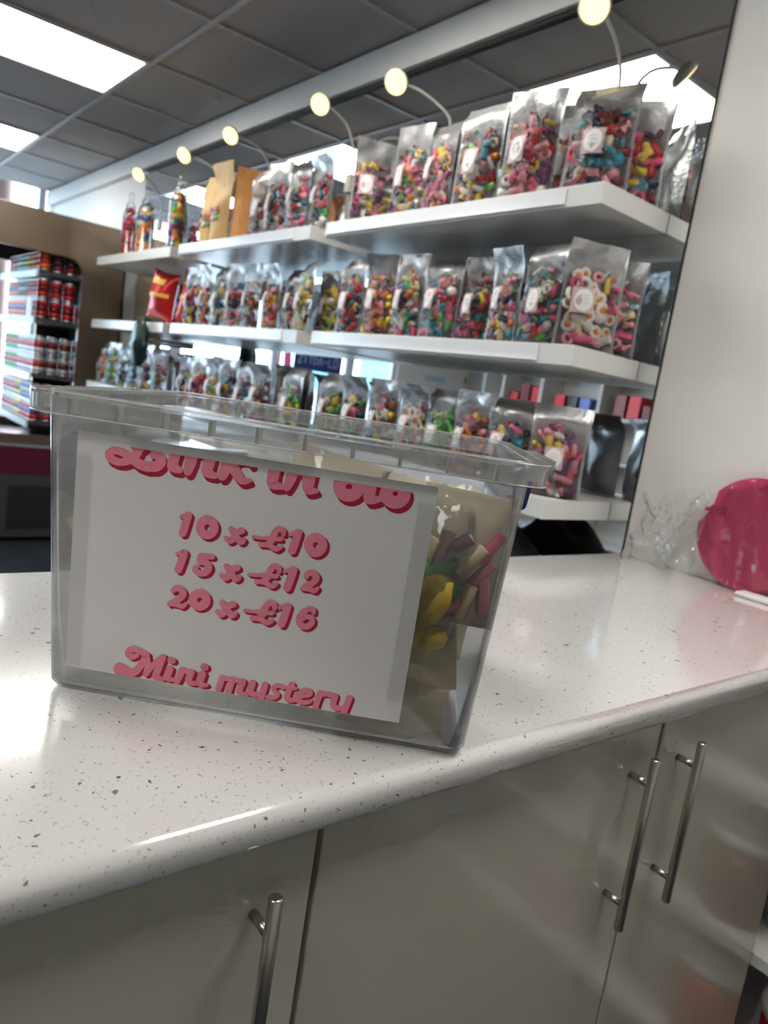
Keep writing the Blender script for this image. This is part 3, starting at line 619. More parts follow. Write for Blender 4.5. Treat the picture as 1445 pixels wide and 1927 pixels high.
def can_mesh(body, band, h=.115, r=.033):
    k = (body, band, h, r)
    if k not in CANM:
        m = MB(); n = 14
        m.lathe([(r * .8, 0), (r * .98, .008), (r, .014)], n, 2); m.lathe([(r, .014), (r, h * .40)], n, 0); m.lathe([(r, h * .40), (r, h * .68)], n, 1); m.lathe([(r, h * .68), (r, h - .012)], n, 0)
        m.lathe([(r, h - .012), (r * .82, h - .002), (r * .82, h), (r * .74, h - .003)], n, 2)
        CANM[k] = m.mesh('drink_can', ['can_' + body, 'can_' + band, 'tin'], True)
    return CANM[k]
def can(x, y, z, body, band, label, grp, h=.115, r=.033):
    o = link('drink_can', can_mesh(body, band, h, r), None, (x, y, z)); tag(o, label, 'drink can', grp)
fr_x = [-4.835 - k * .074 for k in range(11)]; sd_y = [1.225 + k * .074 for k in range(4)]
def fill(si, layers, fn, shelfname):
    z = FZ[si]
    for l in range(layers):
        for k, x in enumerate(fr_x):
            b, bd, d = fn(k, l, False); can(x, 1.150, z + l * .1155, b, bd, '%s can, %s from the corner in the %sfront row, %s' % (d, ORD[k], ['lower ', 'upper '][l] if layers > 1 else '', shelfname), 'cans in the front row of the ' + shelfname)
        for k, y in enumerate(sd_y):
            b, bd, d = fn(k, l, True)
            if si == 1 and l == 1 and k > 1: continue
            can(fr_x[0], y, z + l * .1155, b, bd, '%s can, %s behind the %sfront corner of the %s' % (d, ['first', 'second', 'third', 'fourth'][k], ['lower ', 'upper '][l] if layers > 1 else '', shelfname), 'cans behind the front corner of the ' + shelfname)
fill(0, 1, lambda k, l, s_: (('maroon', 'black', 'dark red') if s_ else [('orange', 'red', 'orange'), ('orange', 'yellow', 'orange and yellow'), ('aqua', 'yellow', 'aqua'), ('aqua', 'white', 'pale aqua'), ('red', 'orange', 'red'), ('black', 'maroon', 'black')][min(k // 2, 5)]), 'top fridge shelf')
fill(1, 2, lambda k, l, s_: (('red', 'maroon', 'red') if s_ or k < 4 else (('black', 'silver', 'black and silver') if k < 7 and l else ('orange', 'blue', 'orange and blue'))), 'second fridge shelf')
fill(2, 2, lambda k, l, s_: (('silver', 'maroon', 'silver and maroon') if s_ else (('white', 'red', 'white and red') if k < 6 else ('green', 'red', 'green'))), 'third fridge shelf')
fill(3, 2, lambda k, l, s_: (('red', 'silver', 'red and silver') if s_ else ([('red', 'blue', 'red and blue'), ('blue', 'silver', 'blue')][l] if k < 4 else (('yellow', 'black', 'yellow') if k < 6 else ('silver', 'red', 'silver and red')))), 'lowest fridge shelf')
tg = B('price_card', FX1 - .17, FX1 - .05, 1.085, 1.088, 1.352, 1.47, 'label_white'); tag(tg, 'white folded price card standing on the second fridge shelf', 'price card')

# ------------------------------------------------------------------ opposite side of the shop (seen in the mirror)
t = thing('cubby_unit', 'white cubby shelving across the shop, seen in the mirror', 'shelf unit', (-4.6, YB + .18, 0))
for x in (-6.05, -5.75, -5.2, -4.45, -3.75, -3.1): MB().box(x + 4.6 - .02, x + 4.6 + .02, -.17, .17, 0, 2.0).obj('divider', 'shelf_white', t)
for z in (0.05, .45, .87, 1.29, 1.71, 1.96): MB().box(-1.43, 1.48, -.165, .165, z, z + .035).obj('shelf', 'shelf_white', t)
MB().box(-1.45, 1.5, -.178, -.17, 0, 2.0).obj('back_panel', 'shelf_white', t)
q = random.Random(5); cc = ['maroon', 'red', 'blue', 'maroon', 'red', 'black', 'maroon']
for cx_ in (-5.48, -4.83, -4.10, -3.42):
    for zi, z in enumerate((.485, .905, 1.325)):
        if zi < 2 and (cx_ > -4.5 or zi == 0): continue
        for k in range(3):
            c = cc[q.randrange(7)]; hh = q.uniform(.13, .26)
            o = B('sweet_box', cx_ - .22 + k * .16, cx_ - .09 + k * .16, YB + .08, YB + .28, z + .001, z + hh, 'can_' + c, bevel=.004)
            tag(o, '%s carton in the mirrored cubby shelving, %s column, %s level, %s along' % (c, ORD[(-5.48, -4.83, -4.10, -3.42).index(cx_)], ['low', 'middle', 'upper'][zi], ORD[k]), 'carton', 'cartons in the cubby shelving')
po = thing('wall_poster', 'pale poster with orange and green marks beside the shop window', 'poster', (XL + .006, -2.9, 1.2))
MB().box(-.004, 0, -.6, .6, 0, .75).obj('sheet', 'label_white', po); MB().lathe([(.06, 0), (.06, .002)], 14).obj('orange_mark', 'sweet_orange', po).matrix_local = Matrix.Translation((.001, -.42, .52)) @ Matrix.Rotation(math.pi / 2, 4, 'Y')
MB().lathe([(.05, 0), (.05, .002)], 14).obj('green_mark', 'sweet_green', po).matrix_local = Matrix.Translation((.001, -.45, .33)) @ Matrix.Rotation(math.pi / 2, 4, 'Y')
MB().box(0, .002, -.1, .25, .25, .31).obj('blue_mark', 'sweet_ice', po); MB().box(0, .002, -.12, .15, .38, .48).obj('lilac_mark', 'rail_plastic', po)
sg = thing('window_sign', 'navy blue sign with pale lettering on the shop window', 'sign', (XL + .02, -1.13, 1.34))
MB().box(-.006, 0, -.30, .30, 0, .22).obj('board', 'sign_navy', sg)
tgp = MB().prism([(-.055, 0), (.035, 0), (.055, .23), (-.035, .23)], lambda p, k: (-.004 * (1 - k), p[0], p[1])).obj('price_tag', 'tag_pink'); tgp.location = (XL + .02, -.75, 1.33); tag(tgp, 'pink slanted paper tag on the shop window', 'tag')

# street outside
gr = struct(MB().box(-16, XL - .1, -12, 8, -.1, -.02).obj('ground', 'pavement'))
def building(loc, w, h, mat, label, n):
    b = thing('building', label, 'building', loc); MB().box(-3, 0, -w / 2, w / 2, 0, h).obj('wall', mat, b)
    for i in range(n):
        for j in range(3):
            y = -w / 2 + (i + .5) * w / n; z = 1.0 + j * 2.4
            f = MB().box(0, .05, y - .5, y + .5, z, z + 1.5).obj('window', 'frame_paint', b); MB().box(.05, .06, y - .43, y + .43, z + .07, z + 1.43).obj('pane', 'teal_glass', f)
building((-12.2, 4.2, 0), 3.4, 8, 'brickish', 'pinkish brick building across the street, above the fridge', 2)
building((-12.6, .3, 0), 4.0, 7, 'render_wall', 'pale rendered building across the street', 3)
building((-12.4, -7.0, 0), 6.0, 5, 'render_wall', 'pale low building across the street, seen only in the mirror', 4)

# ------------------------------------------------------------------ lettering: thick rounded strokes traced as curves
def catmull(pts, ws, closed=False, n=6):
    P = [tuple(p) for p in pts]; out = []; m = len(P)
    rng = range(m) if closed else range(m - 1)
    g = (lambda i: i % m) if closed else (lambda i: max(0, min(m - 1, i)))
    for i in rng:
        p0, p1, p2, p3 = P[g(i - 1)], P[g(i)], P[g(i + 1)], P[g(i + 2)]
        for k in range(n):
            s = k / n
            q = [0.5 * (2 * p1[d] + (p2[d] - p0[d]) * s + (2 * p0[d] - 5 * p1[d] + 4 * p2[d] - p3[d]) * s * s + (3 * p1[d] - p0[d] - 3 * p2[d] + p3[d]) * s ** 3) for d in (0, 1)]
            out.append((q[0], q[1], ws[g(i)] * (1 - s) + ws[g(i + 1)] * s))
    out.append((P[0][0], P[0][1], ws[0]) if closed else (P[-1][0], P[-1][1], ws[-1]))
    return out
def stroke_polys(pts, w, closed=False):
    ws = w if isinstance(w, (list, tuple)) else [w] * len(pts)
    c = catmull(pts, ws, closed) if len(pts) > 1 else [(pts[0][0], pts[0][1], ws[0])]
    polys = []; L = []
    for i, (x, y, k) in enumerate(c):
        x0, y0, _ = c[max(i - 1, 0)]; x1, y1, _ = c[min(i + 1, len(c) - 1)]
        if closed and i in (0, len(c) - 1): x0, y0, _ = c[-2]; x1, y1, _ = c[1]
        dx, dy = x1 - x0, y1 - y0; d = math.hypot(dx, dy) or 1
        L.append((x - dy / d * k / 2, y + dx / d * k / 2, x + dy / d * k / 2, y - dx / d * k / 2))
    for i in range(len(L) - 1):
        a, b = L[i], L[i + 1]; polys.append([(a[0], a[1]), (a[2], a[3]), (b[2], b[3]), (b[0], b[1])])
    if not closed:
        for (x, y, k) in (c[0], c[-1]): polys.append([(x + k / 2 * math.cos(t * math.pi / 8), y + k / 2 * math.sin(t * math.pi / 8)) for t in range(16)])
    return polys
def ell(cx, cy, rx, ry, hx=0, hy=0, w=70):
    return ([(cx + hx * 0 + rx * math.cos(t * math.pi / 6), cy + ry * math.sin(t * math.pi / 6)) for t in range(12)], w, True)
XG = [([(560, 225), (590, 275), (640, 330), (665, 315)], [45, 55, 55, 42]), ([(650, 240), (610, 255), (590, 290), (555, 325), (522, 302)], [55, 55, 55, 50, 42])]
PG = [([(990, 268), (985, 235), (945, 226), (915, 265), (890, 325), (850, 352), (805, 350)], [38, 46, 50, 56, 56, 44, 38]), ([(845, 298), (968, 308)], 38), ([(805, 353), (870, 358), (930, 388), (970, 372)], [40, 42, 46, 34])]
def sh(gl, dx, dy): return [([(x + dx, y + dy) for x, y in s[0]],) + tuple(s[1:]) for s in gl]
GLY = [  # (crop origin x, y, scale, shadow dx, dy, strokes)
 (190, 810, 4.661, 26, 42, [([(390, 50), (345, 140), (315, 212), (250, 258), (175, 270), (105, 240), (88, 198), (130, 170), (200, 184), (270, 226), (350, 285), (430, 312)], [150, 100, 82, 72, 66, 72, 72, 66, 68, 78, 88, 90]),
   ([(430, 305), (500, 305), (540, 260), (520, 215), (475, 205)], [90, 95, 92, 85, 70]), ([(205, 45), (290, 95), (335, 150)], [40, 70, 80]), ([(560, 60), (450, 95), (350, 150)], [60, 70, 80]),
   ([(685, 110), (655, 230), (640, 305), (700, 335)], [100, 95, 92, 60]), ([(825, 130), (800, 250), (775, 345)], [105, 105, 80]), ([(830, 165), (960, 195)], [80, 70]), ([(985, 150), (955, 280), (940, 350), (1010, 385)], [110, 105, 92, 55]),
   ([(1130, 180), (1110, 300), (1075, 385)], [110, 105, 85]), ([(1130, 270), (1230, 225), (1310, 240), (1325, 280)], [90, 90, 85, 60]), ([(1160, 290), (1205, 370), (1250, 425), (1315, 425)], [95, 90, 70, 40])]),
 (490, 850, 4.661, 26, 42, [([(145, 70), (118, 210), (118, 268), (190, 290)], [108, 104, 92, 55]), ([(305, 90), (275, 210), (240, 295)], [92, 95, 70]), ([(290, 140), (430, 165)], [90, 75]), ([(450, 120), (425, 250), (430, 318), (500, 325)], [120, 112, 80, 40]),
   ell(780, 285, 84, 78, w=110), ([(715, 150), (705, 260)], [95, 100]), ([(990, 200), (962, 330), (962, 395), (1045, 395)], [108, 104, 92, 55]), ell(1185, 345, 80, 76, w=112), ([(1120, 220), (1200, 250)], [70, 80])]),
 (310, 940, 4.379, 22, 22, [([(208, 118), (188, 190), (165, 262)], [66, 66, 66]), ([(152, 128), (200, 110)], [32, 38]), ell(365, 214, 58, 62, w=72)] + XG + [([(742, 290), (820, 300)], 27)] + PG + [([(1110, 255), (1088, 330), (1062, 402)], 68), ([(1045, 270), (1100, 248)], [32, 38]), ell(1255, 355, 58, 63, w=74)]),
 (310, 1020, 4.379, 22, 20, [([(178, 76), (155, 150), (132, 212)], 66), ([(122, 84), (172, 66)], [32, 38]), ([(312, 98), (408, 106)], 46), ([(308, 100), (302, 150)], 42), ([(302, 152), (350, 150), (382, 190), (358, 232), (310, 242), (268, 215), (275, 195)], [42, 56, 60, 58, 52, 44, 44])]
   + sh(XG, -35, -45) + [([(712, 250), (785, 258)], 27)] + sh(PG, -33, -45) + [([(1075, 212), (1050, 290), (1026, 356)], 68), ([(1005, 222), (1062, 204)], [32, 38]), ([(1182, 265), (1196, 236), (1240, 238), (1262, 275), (1235, 316), (1180, 340), (1150, 364)], [42, 48, 56, 60, 54, 46, 36]), ([(1150, 362), (1210, 368), (1250, 380), (1276, 358)], [36, 42, 44, 30])]),
 (310, 1090, 4.379, 22, 20, [([(90, 82), (110, 62), (150, 66), (172, 104), (145, 146), (95, 172), (60, 196)], [42, 48, 56, 60, 54, 46, 36]), ([(58, 188), (120, 194), (165, 208), (195, 188)], [36, 42, 44, 30]), ell(308, 155, 56, 54, w=70)]
   + sh(XG, -66, -50) + [([(678, 240), (748, 250)], 27)] + sh(PG, -66, -48) + [([(1030, 206), (1006, 285), (982, 350)], 66), ([(965, 216), (1018, 198)], [32, 38]), ([(1244, 255), (1238, 228), (1200, 228), (1152, 258), (1128, 310), (1142, 358), (1190, 370), (1230, 338), (1225, 298), (1182, 288), (1152, 312)], [36, 46, 48, 52, 56, 56, 52, 50, 46, 42, 38])]),
 (210, 1200, 6.021, 34, 24, [([(320, 190), (258, 205), (222, 165), (255, 122), (330, 130), (430, 185)], [50, 74, 84, 76, 72, 70]), ([(425, 185), (375, 280), (310, 370), (240, 385), (150, 345), (120, 345)], [80, 78, 86, 90, 120, 140]), ([(430, 190), (440, 300), (415, 405)], [70, 66, 60]), ([(420, 405), (500, 300), (615, 205)], [60, 66, 70]), ([(615, 205), (565, 330), (535, 430), (610, 462)], [72, 84, 82, 50]),
   ([(700, 240), (722, 246)], 74), ([(690, 345), (665, 420), (672, 455), (740, 465)], [84, 84, 66, 44]), ([(835, 355), (800, 430), (770, 495)], [78, 76, 70]), ([(820, 365), (925, 370)], [60, 54]), ([(935, 378), (905, 460), (930, 502), (1005, 505)], [80, 80, 66, 44]), ([(1078, 312), (1090, 318)], 84), ([(1062, 400), (1035, 480), (1045, 522), (1110, 525)], [84, 84, 66, 44])]),
 (400, 1240, 4.983, 22, 18, [([(118, 165), (82, 272)], 60), ([(212, 180), (176, 300)], 60), ([(312, 198), (280, 290), (305, 318), (355, 318)], [60, 60, 52, 40]), ([(125, 170), (215, 182)], 42), ([(215, 185), (315, 200)], 42), ([(405, 212), (382, 285), (412, 318), (475, 318)], [60, 60, 54, 44]), ([(520, 228), (492, 320), (470, 400)], 62),
   ([(690, 252), (650, 235), (602, 250), (612, 290), (638, 322), (600, 350), (545, 342)], 44), ([(772, 225), (732, 310), (735, 365), (800, 372)], [58, 60, 56, 42]), ([(705, 250), (808, 262)], 34), ([(860, 338), (938, 320), (938, 288), (890, 282), (832, 320), (832, 372), (890, 395), (950, 380)], [36, 42, 48, 48, 58, 56, 46, 36]),
   ([(1040, 305), (1008, 390), (995, 440)], 58), ([(1045, 320), (1090, 312), (1138, 322)], [44, 46, 50]), ([(1178, 332), (1160, 412), (1198, 448), (1260, 445)], [60, 60, 54, 44]), ([(1312, 352), (1282, 430), (1250, 520)], 60)]),
]
# sheet corners as traced -> sheet millimetres (297 x 210)
def homog(src, dst):
    A = []; b = []
    for (x, y), (X, Y) in zip(src, dst):
        A.append([x, y, 1, 0, 0, 0, -X * x, -X * y]); b.append(X); A.append([0, 0, 0, x, y, 1, -Y * x, -Y * y]); b.append(Y)
    n = 8
    for i in range(n):
        p = max(range(i, n), key=lambda r: abs(A[r][i])); A[i], A[p] = A[p], A[i]; b[i], b[p] = b[p], b[i]
        for r in range(n):
            if r != i:
                f = A[r][i] / A[i][i]; A[r] = [a - f * c for a, c in zip(A[r], A[i])]; b[r] -= f * b[i]
    h = [b[i] / A[i][i] for i in range(n)]
    return lambda x, y: ((h[0] * x + h[1] * y + h[2]) / (h[6] * x + h[7] * y + 1), (h[3] * x + h[4] * y + h[5]) / (h[6] * x + h[7] * y + 1))
to_mm = homog([(150, 808), (825, 912), (757, 1358), (128, 1252)], [(0, 210), (297, 210), (297, 0), (0, 0)])
def clip(poly, ymin, ymax):
    for (lim, sgn) in ((ymin, 1), (ymax, -1)):
        out = []
        for i in range(len(poly)):
            a, b = poly[i], poly[(i + 1) % len(poly)]; ia, ib = (a[1] - lim) * sgn >= 0, (b[1] - lim) * sgn >= 0
            if ia: out.append(a)
            if ia != ib: k = (lim - a[1]) / (b[1] - a[1]); out.append((a[0] + (b[0] - a[0]) * k, lim))
        poly = out
        if len(poly) < 3: return None
    return poly

# ------------------------------------------------------------------ the clear box
BYAW = math.radians(48.07); BSH = 0.008
BL = Vector((-0.641 - BSH * math.cos(BYAW), 0.185 - BSH * math.sin(BYAW), CT))
BW, BD, BH, TAP = 0.376, 0.315, 0.264, math.tan(math.radians(4.0))
TAPX = math.tan(math.radians(2.7))
box = thing('storage_box', 'clear plastic storage box with ribbed rim and blue clip on the counter', 'storage box', BL + Vector((0, 0, 0.0006)), BYAW)
def rr(off, z, corner=0.017, n=6):
    e = off + TAP * z; ex = off + TAPX * z; x0, x1, y0, y1 = -ex, BW + ex, -e, BD + e; c = max(0.006, corner + off * .9)
    pts = []
    for (cx_, cy_, a0) in ((x1 - c, y0 + c, -90), (x1 - c, y1 - c, 0), (x0 + c, y1 - c, 90), (x0 + c, y0 + c, 180)):
        for k in range(n + 1): a = math.radians(a0 + 90 * k / n); pts.append((cx_ + c * math.cos(a), cy_ + c * math.sin(a), z))
    return pts
sk = MB(); prof_b = [(-.012, 0.0), (-.004, .0015), (0, .007), (0, .10), (0, .20), (0, BH - .0045), (-.0018, BH - .0045), (-.0018, .20), (-.0018, .10), (-.0018, .009), (-.006, .0028), (-.014, .002)]
def loft(prof, name, mat, smooth, closed):
    rings = [rr(o, z) for o, z in prof]; n = len(rings[0]); m = MB()
    fs = []
    for j in range(len(rings) - (0 if closed else 1)):
        j2 = (j + 1) % len(rings)
        for k in range(n): fs.append((j * n + k, j * n + (k + 1) % n, j2 * n + (k + 1) % n, j2 * n + k))
    if not closed: fs.append(tuple(range(n - 1, -1, -1))); fs.append(tuple((len(rings) - 1) * n + k for k in range(n)))
    m.add([p for r in rings for p in r], fs); return m.obj(name, mat, box, smooth=smooth)
loft(prof_b, 'shell', 'pp_plastic', True, False)
LIP = 0.0145
loft([(-.0018, BH - .0042), (LIP - .0016, BH - .0042), (LIP - .0013, BH - .0175), (LIP, BH - .0178), (LIP + .0003, BH - .0015), (LIP - .001, BH), (-.0006, BH), (-.0018, BH - .001)], 'rim', 'pp_rim', False, True)
e_ = TAP * BH; ex_ = TAPX * BH
def glow_line(off, z, r=.0007):  # thin whitened lines added to imitate the light glowing in the rim edges
    c = rr(off, z); m = MB(); nn = len(c)
    rings = []
    for i, p in enumerate(c):
        a = Vector(c[(i + 1) % nn]) - Vector(c[i - 1]); o = Vector((a.y, -a.x, 0)).normalized()
        rings.append([Vector(p) + o * r * math.cos(t * math.pi / 3) + Vector((0, 0, r * math.sin(t * math.pi / 3))) for t in range(6)])
    m.add([q_ for r_ in rings for q_ in r_], [(i * 6 + k, i * 6 + (k + 1) % 6, ((i + 1) % nn) * 6 + (k + 1) % 6, ((i + 1) % nn) * 6 + k) for i in range(nn) for k in range(6)])
    m.obj('rim_glow_line', 'pp_edge_glow', box, smooth=True)
glow_line(LIP - .0002, BH - .0178); glow_line(LIP - .0004, BH - .0004, .0005); glow_line(-.0012, BH - .0002, .0004)
ribm = MB().box(-.0012, .0012, 0, LIP - .0016, -.0170, -.0044).mesh('rib', 'pp_edge_glow')
nf = 10
for k in range(nf):
    x = -ex_ + .03 + (BW + 2 * ex_ - .06) * k / (nf - 1)
    link('rib', ribm, box, (x, -e_ - .0002, BH), (0, 0, math.pi)); link('rib', ribm, box, (x, BD + e_ + .0002, BH))
for k in range(7):
    y = -e_ + .035 + (BD + 2 * e_ - .07) * k / 6
    link('rib', ribm, box, (BW + ex_ + .0002, y, BH), (0, 0, -math.pi / 2)); link('rib', ribm, box, (-ex_ - .0002, y, BH), (0, 0, math.pi / 2))
for s_, x in ((1, BW + ex_ + LIP + .0002), (-1, -ex_ - LIP - .0002)):
    f = MB()
    f.box(min(x, x + s_ * .02), max(x, x + s_ * .02), .09, BD - .09, BH - .004, BH - .0015)
    f.box(min(x + s_ * .018, x + s_ * .02), max(x + s_ * .018, x + s_ * .02), .09, BD - .09, BH - .016, BH - .004)
    for yy in (.09, .135, .18, BD - .0915): f.box(min(x, x + s_ * .018), max(x, x + s_ * .018), yy, yy + .0015, BH - .016, BH - .004)
    f.obj('handle_flange', 'pp_rim', box)
xc = BW + ex_ + .003
cl = MB(); cpro = [(0, -.012), (.014, -.013), (.0165, -.017), (.0135, -.046), (.011, -.049), (.003, -.049), (.0015, -.045), (.005, -.044), (.0085, -.043), (.0105, -.02), (.0095, -.017), (0, -.0165)]
cl.prism(cpro, lambda p, k: (xc + p[0], .10 + .07 * k, BH + p[1] - .004)); cl.obj('clip', 'navy_clip', box, bevel=.001)
# ------------------------------------------------------------------ price sign taped to the front of the box
FT = math.radians(4.0)
sign = thing('price_sign', 'white paper price sign with pink lettering taped to the clear box', 'sign', BL, BYAW)
SO = Matrix.Translation((0.0105 + BSH, -.0012, .0255)) @ Matrix.Rotation(FT, 4, 'X') @ Matrix.Rotation(math.radians(0.15), 4, 'Y')   # sheet x along box, z up the sloping wall
def sheet_pt(x, y, off):
    X, Z = x / 1000.0, y / 1000.0
    b = .0010 * math.sin(X / .297 * math.pi) * math.sin(Z / .21 * math.pi)
    return SO @ Vector((X, -off - b, Z))
sp = MB().grid(lambda u, v: sheet_pt(297 * u, 210 * v, .0006), 16, 12).grid(lambda u, v: sheet_pt(297 * (1 - u), 210 * v, .0003), 16, 12)
sp.obj('sheet', 'paper', sign, smooth=True)
names = ['lettering_heading', 'lettering_heading', 'lettering_price', 'lettering_price', 'lettering_price', 'lettering_footer', 'lettering_footer']
for gi, (ox_, oy_, sc_, dx, dy, strokes) in enumerate(GLY):
    for layer, mat, offs, dz in (('print_shadow', 'ink_crimson', [(.25, .25), (.5, .5), (.75, .75), (1, 1)], .0008), ('print', 'ink_pink', [(0, 0)], .0011)):
        m = MB(); cnt = 0
        for st in strokes:
            cnt += 1
            for po_ in stroke_polys(st[0], st[1], len(st) > 2 and st[2]):
                for fx, fy in offs:
                    mm = [to_mm(ox_ + (p[0] + dx * fx) / sc_, oy_ + (p[1] + dy * fy) / sc_) for p in po_]
                    mm = clip(mm, 0.6, 202.5)
                    if mm: m.add([sheet_pt(p[0], p[1], dz + cnt * 4e-6 + fx * -3e-6) for p in mm], [tuple(range(len(mm)))])
        o = m.obj(names[gi] + ('_shadow' if layer == 'print_shadow' else ''), mat, sign)
for x0, x1, y0, y1 in ((-12, 14, 3, 190), (283, 309, 20, 196)):
    MB().grid(lambda u, v: sheet_pt(x0 + (x1 - x0) * u, y0 + (y1 - y0) * v, .0014), 3, 6).obj('tape', 'tape', sign, smooth=True)
MB().grid(lambda u, v: sheet_pt(45 + 150 * u, 200 + 18 * v, .0014), 3, 2).obj('tape', 'tape', sign, smooth=True)

# ------------------------------------------------------------------ mini sweet bags inside the box
def bl(u, d, z):
    u += BSH
    return BL + Vector((math.cos(BYAW) * u - math.sin(BYAW) * d, math.sin(BYAW) * u + math.cos(BYAW) * d, z))
def paper_sheet(w, h, curl, fold, seed, zig=True):
    """curved rectangular paper bag back, x across, z up, thickness 0.6 mm"""
    def P(u, v, o):
        x = (u - .5) * w; z = v * h
        y = curl * math.sin(math.pi * v) * .5 + fold * (u - .5) ** 2 * 2 + .004 * noise.noise(Vector((u * 2, v * 2, seed)))
        if zig and v > .99: z += .0012 * (1 if int(u * 40) % 2 else -1)
        return (x, y + o, z)
    return MB().grid(lambda u, v: P(u, v, 0), 20, 12).grid(lambda u, v: P(1 - u, v, .0006), 20, 12), P
def mini_bag(label, loc, rot, w, h, curl, fold, seed, sweets=(), clear=True, bulge=.03):
    t = thing('mini_sweet_bag', label, 'sweet bag', loc, 0, 'mini sweet bags in the clear box'); t.rotation_euler = rot
    m, P = paper_sheet(w, h, curl, fold, seed); m.obj('paper_back', 'cream_paper', t, smooth=True)
    if clear:
        def Q(u, v):
            p = P(u, v, 0); d = bulge * math.sin(math.pi * u) ** .6 * math.sin(math.pi * min(1, v * .85 + .12)) ** .7
            nz = noise.noise(Vector((u * 4 + seed, v * 4, 1.7))) * .006
            return (p[0], p[1] - .001 - d - abs(nz) * (1 if 0 < u < 1 else 0), p[2])
        MB().grid(Q, 18, 18).obj('clear_front', 'cellophane', t, smooth=True)
    for (shape, col, x, y, z, k, r) in sweets:
        link('sweet', sweet_mesh(shape, col), t, (x, y, z), r, (k, k, k))
R = math.radians
tubes = []
q = random.Random(11)
for (x, z, col, a) in ((-.014, .066, 'pink', 82), (.012, .060, 'cream', 58), (.026, .074, 'hotpink', 62), (.022, .048, 'pink', 55), (-.026, .058, 'cream', 75), (-.016, .036, 'cream', 118), (.000, .044, 'pink', 80), (.014, .024, 'cream', 80), (-.020, .018, 'pink', 20), (-.002, .014, 'pink', 35),
                      (.028, .032, 'pink', 100), (-.004, .070, 'maroon', 40)):
    tubes.append(('tube', col, x, -.013 - q.uniform(0, .008), z, .0215, (0, -R(a), q.uniform(-.2, .2))))
mini_bag('mini bag of pink and yellow candy tubes at the right end of the clear box', bl(.333, .038, .110), (R(-4), R(3), BYAW + R(-2)), .082, .120, .012, .008, 1, tubes, True, .032)
gsw = [('bean', 'green', -.010, -.017, .082, .032, (0, R(20), 0)), ('bean', 'green', .014, -.018, .072, .034, (0, R(-35), 0)), ('ball', 'green', .024, -.016, .054, .030, (0, 0, 0)), ('bean', 'lime', -.020, -.015, .066, .028, (0, R(70), 0)),
       ('bean', 'yellow', .008, -.026, .044, .047, (0, R(-58), 0)), ('bean', 'yellow', -.014, -.024, .020, .042, (0, R(20), 0)), ('bean', 'yellow', .012, -.018, .014, .034, (0, R(10), 0)), ('bean', 'yellow', -.030, -.020, .042, .04, (0, R(-30), 0))]
mini_bag('mini bag of green and yellow gummies half behind the price sign', bl(.303, .040, .085), (R(-4), R(2), BYAW + R(4)), .084, .130, .006, .004, 2, gsw, True, .048)
mini_bag('cream paper mini bag lying curved low at the right of the clear box', bl(.300, .058, .030), (R(-24), R(-9), BYAW), .115, .085, -.05, -.03, 3, [('slab', 'teal', .024, -.010, .066, .016, (R(90), 0, 0))], False)
mini_bag('cream paper mini bag with a drooping fold under the candy tubes', bl(.308, .046, .062), (R(20), R(7), BYAW + R(4)), .10, .06, .04, .05, 4, (), False)
mini_bag('cream paper mini bag flat on the floor of the clear box', bl(.295, .022, .005), (R(-26), R(4), BYAW + R(2)), .11, .05, .03, .02, 5, (), False)
mini_bag('cream paper mini bag at the left end of the clear box, pointed corner showing', bl(.045, .07, .055), (R(-12), R(-26), BYAW), .10, .115, .02, .01, 6, (), False)
mini_bag('cream paper mini bag low at the left end of the clear box', bl(.050, .075, .006), (R(-10), R(10), BYAW), .115, .105, .02, .01, 7, (), False)
mini_bag('cream paper mini bag poking above the price sign in clear film', bl(.205, .09, .125), (R(-10), R(8), BYAW + R(6)), .10, .115, .012, .01, 8, [('bean', 'pink', .02, -.012, .05, .022, (0, 0, 0))], True, .025)
mini_bag('cream paper mini bag with torn edge behind the pink candy tubes', bl(.300, .085, .115), (R(-14), R(3), BYAW), .10, .115, -.015, .01, 9, [('ball', 'pink', -.02, -.012, .07, .02, (0, 0, 0))], True, .022)
mini_bag('cream paper mini bag in the middle of the clear box behind the sign', bl(.150, .12, .006), (R(-8), R(-3), BYAW), .11, .15, .012, .01, 10, [('bean', 'red', .0, -.012, .05, .024, (0, 0, 0)), ('ring', 'orange', .02, -.012, .03, .024, (R(90), 0, 0))], True, .028)
mini_bag('cream paper mini bag deep in the clear box behind the others', bl(.240, .17, .006), (R(-6), R(5), BYAW), .11, .16, .012, .01, 11, (), True, .028)

# ------------------------------------------------------------------ pink round board wrapped in film, leaning on the wall
pb = thing('wrapped_round_board', 'bright pink round board in clear film leaning on the white wall', 'round board', (-.690, 1.588, CT + .0005)); rd = .122
cz = rd + .001; dsk = []
for k in range(72):
    a = 2 * math.pi * k / 72; dsk.append((rd * math.cos(a), cz + rd * math.sin(a)))
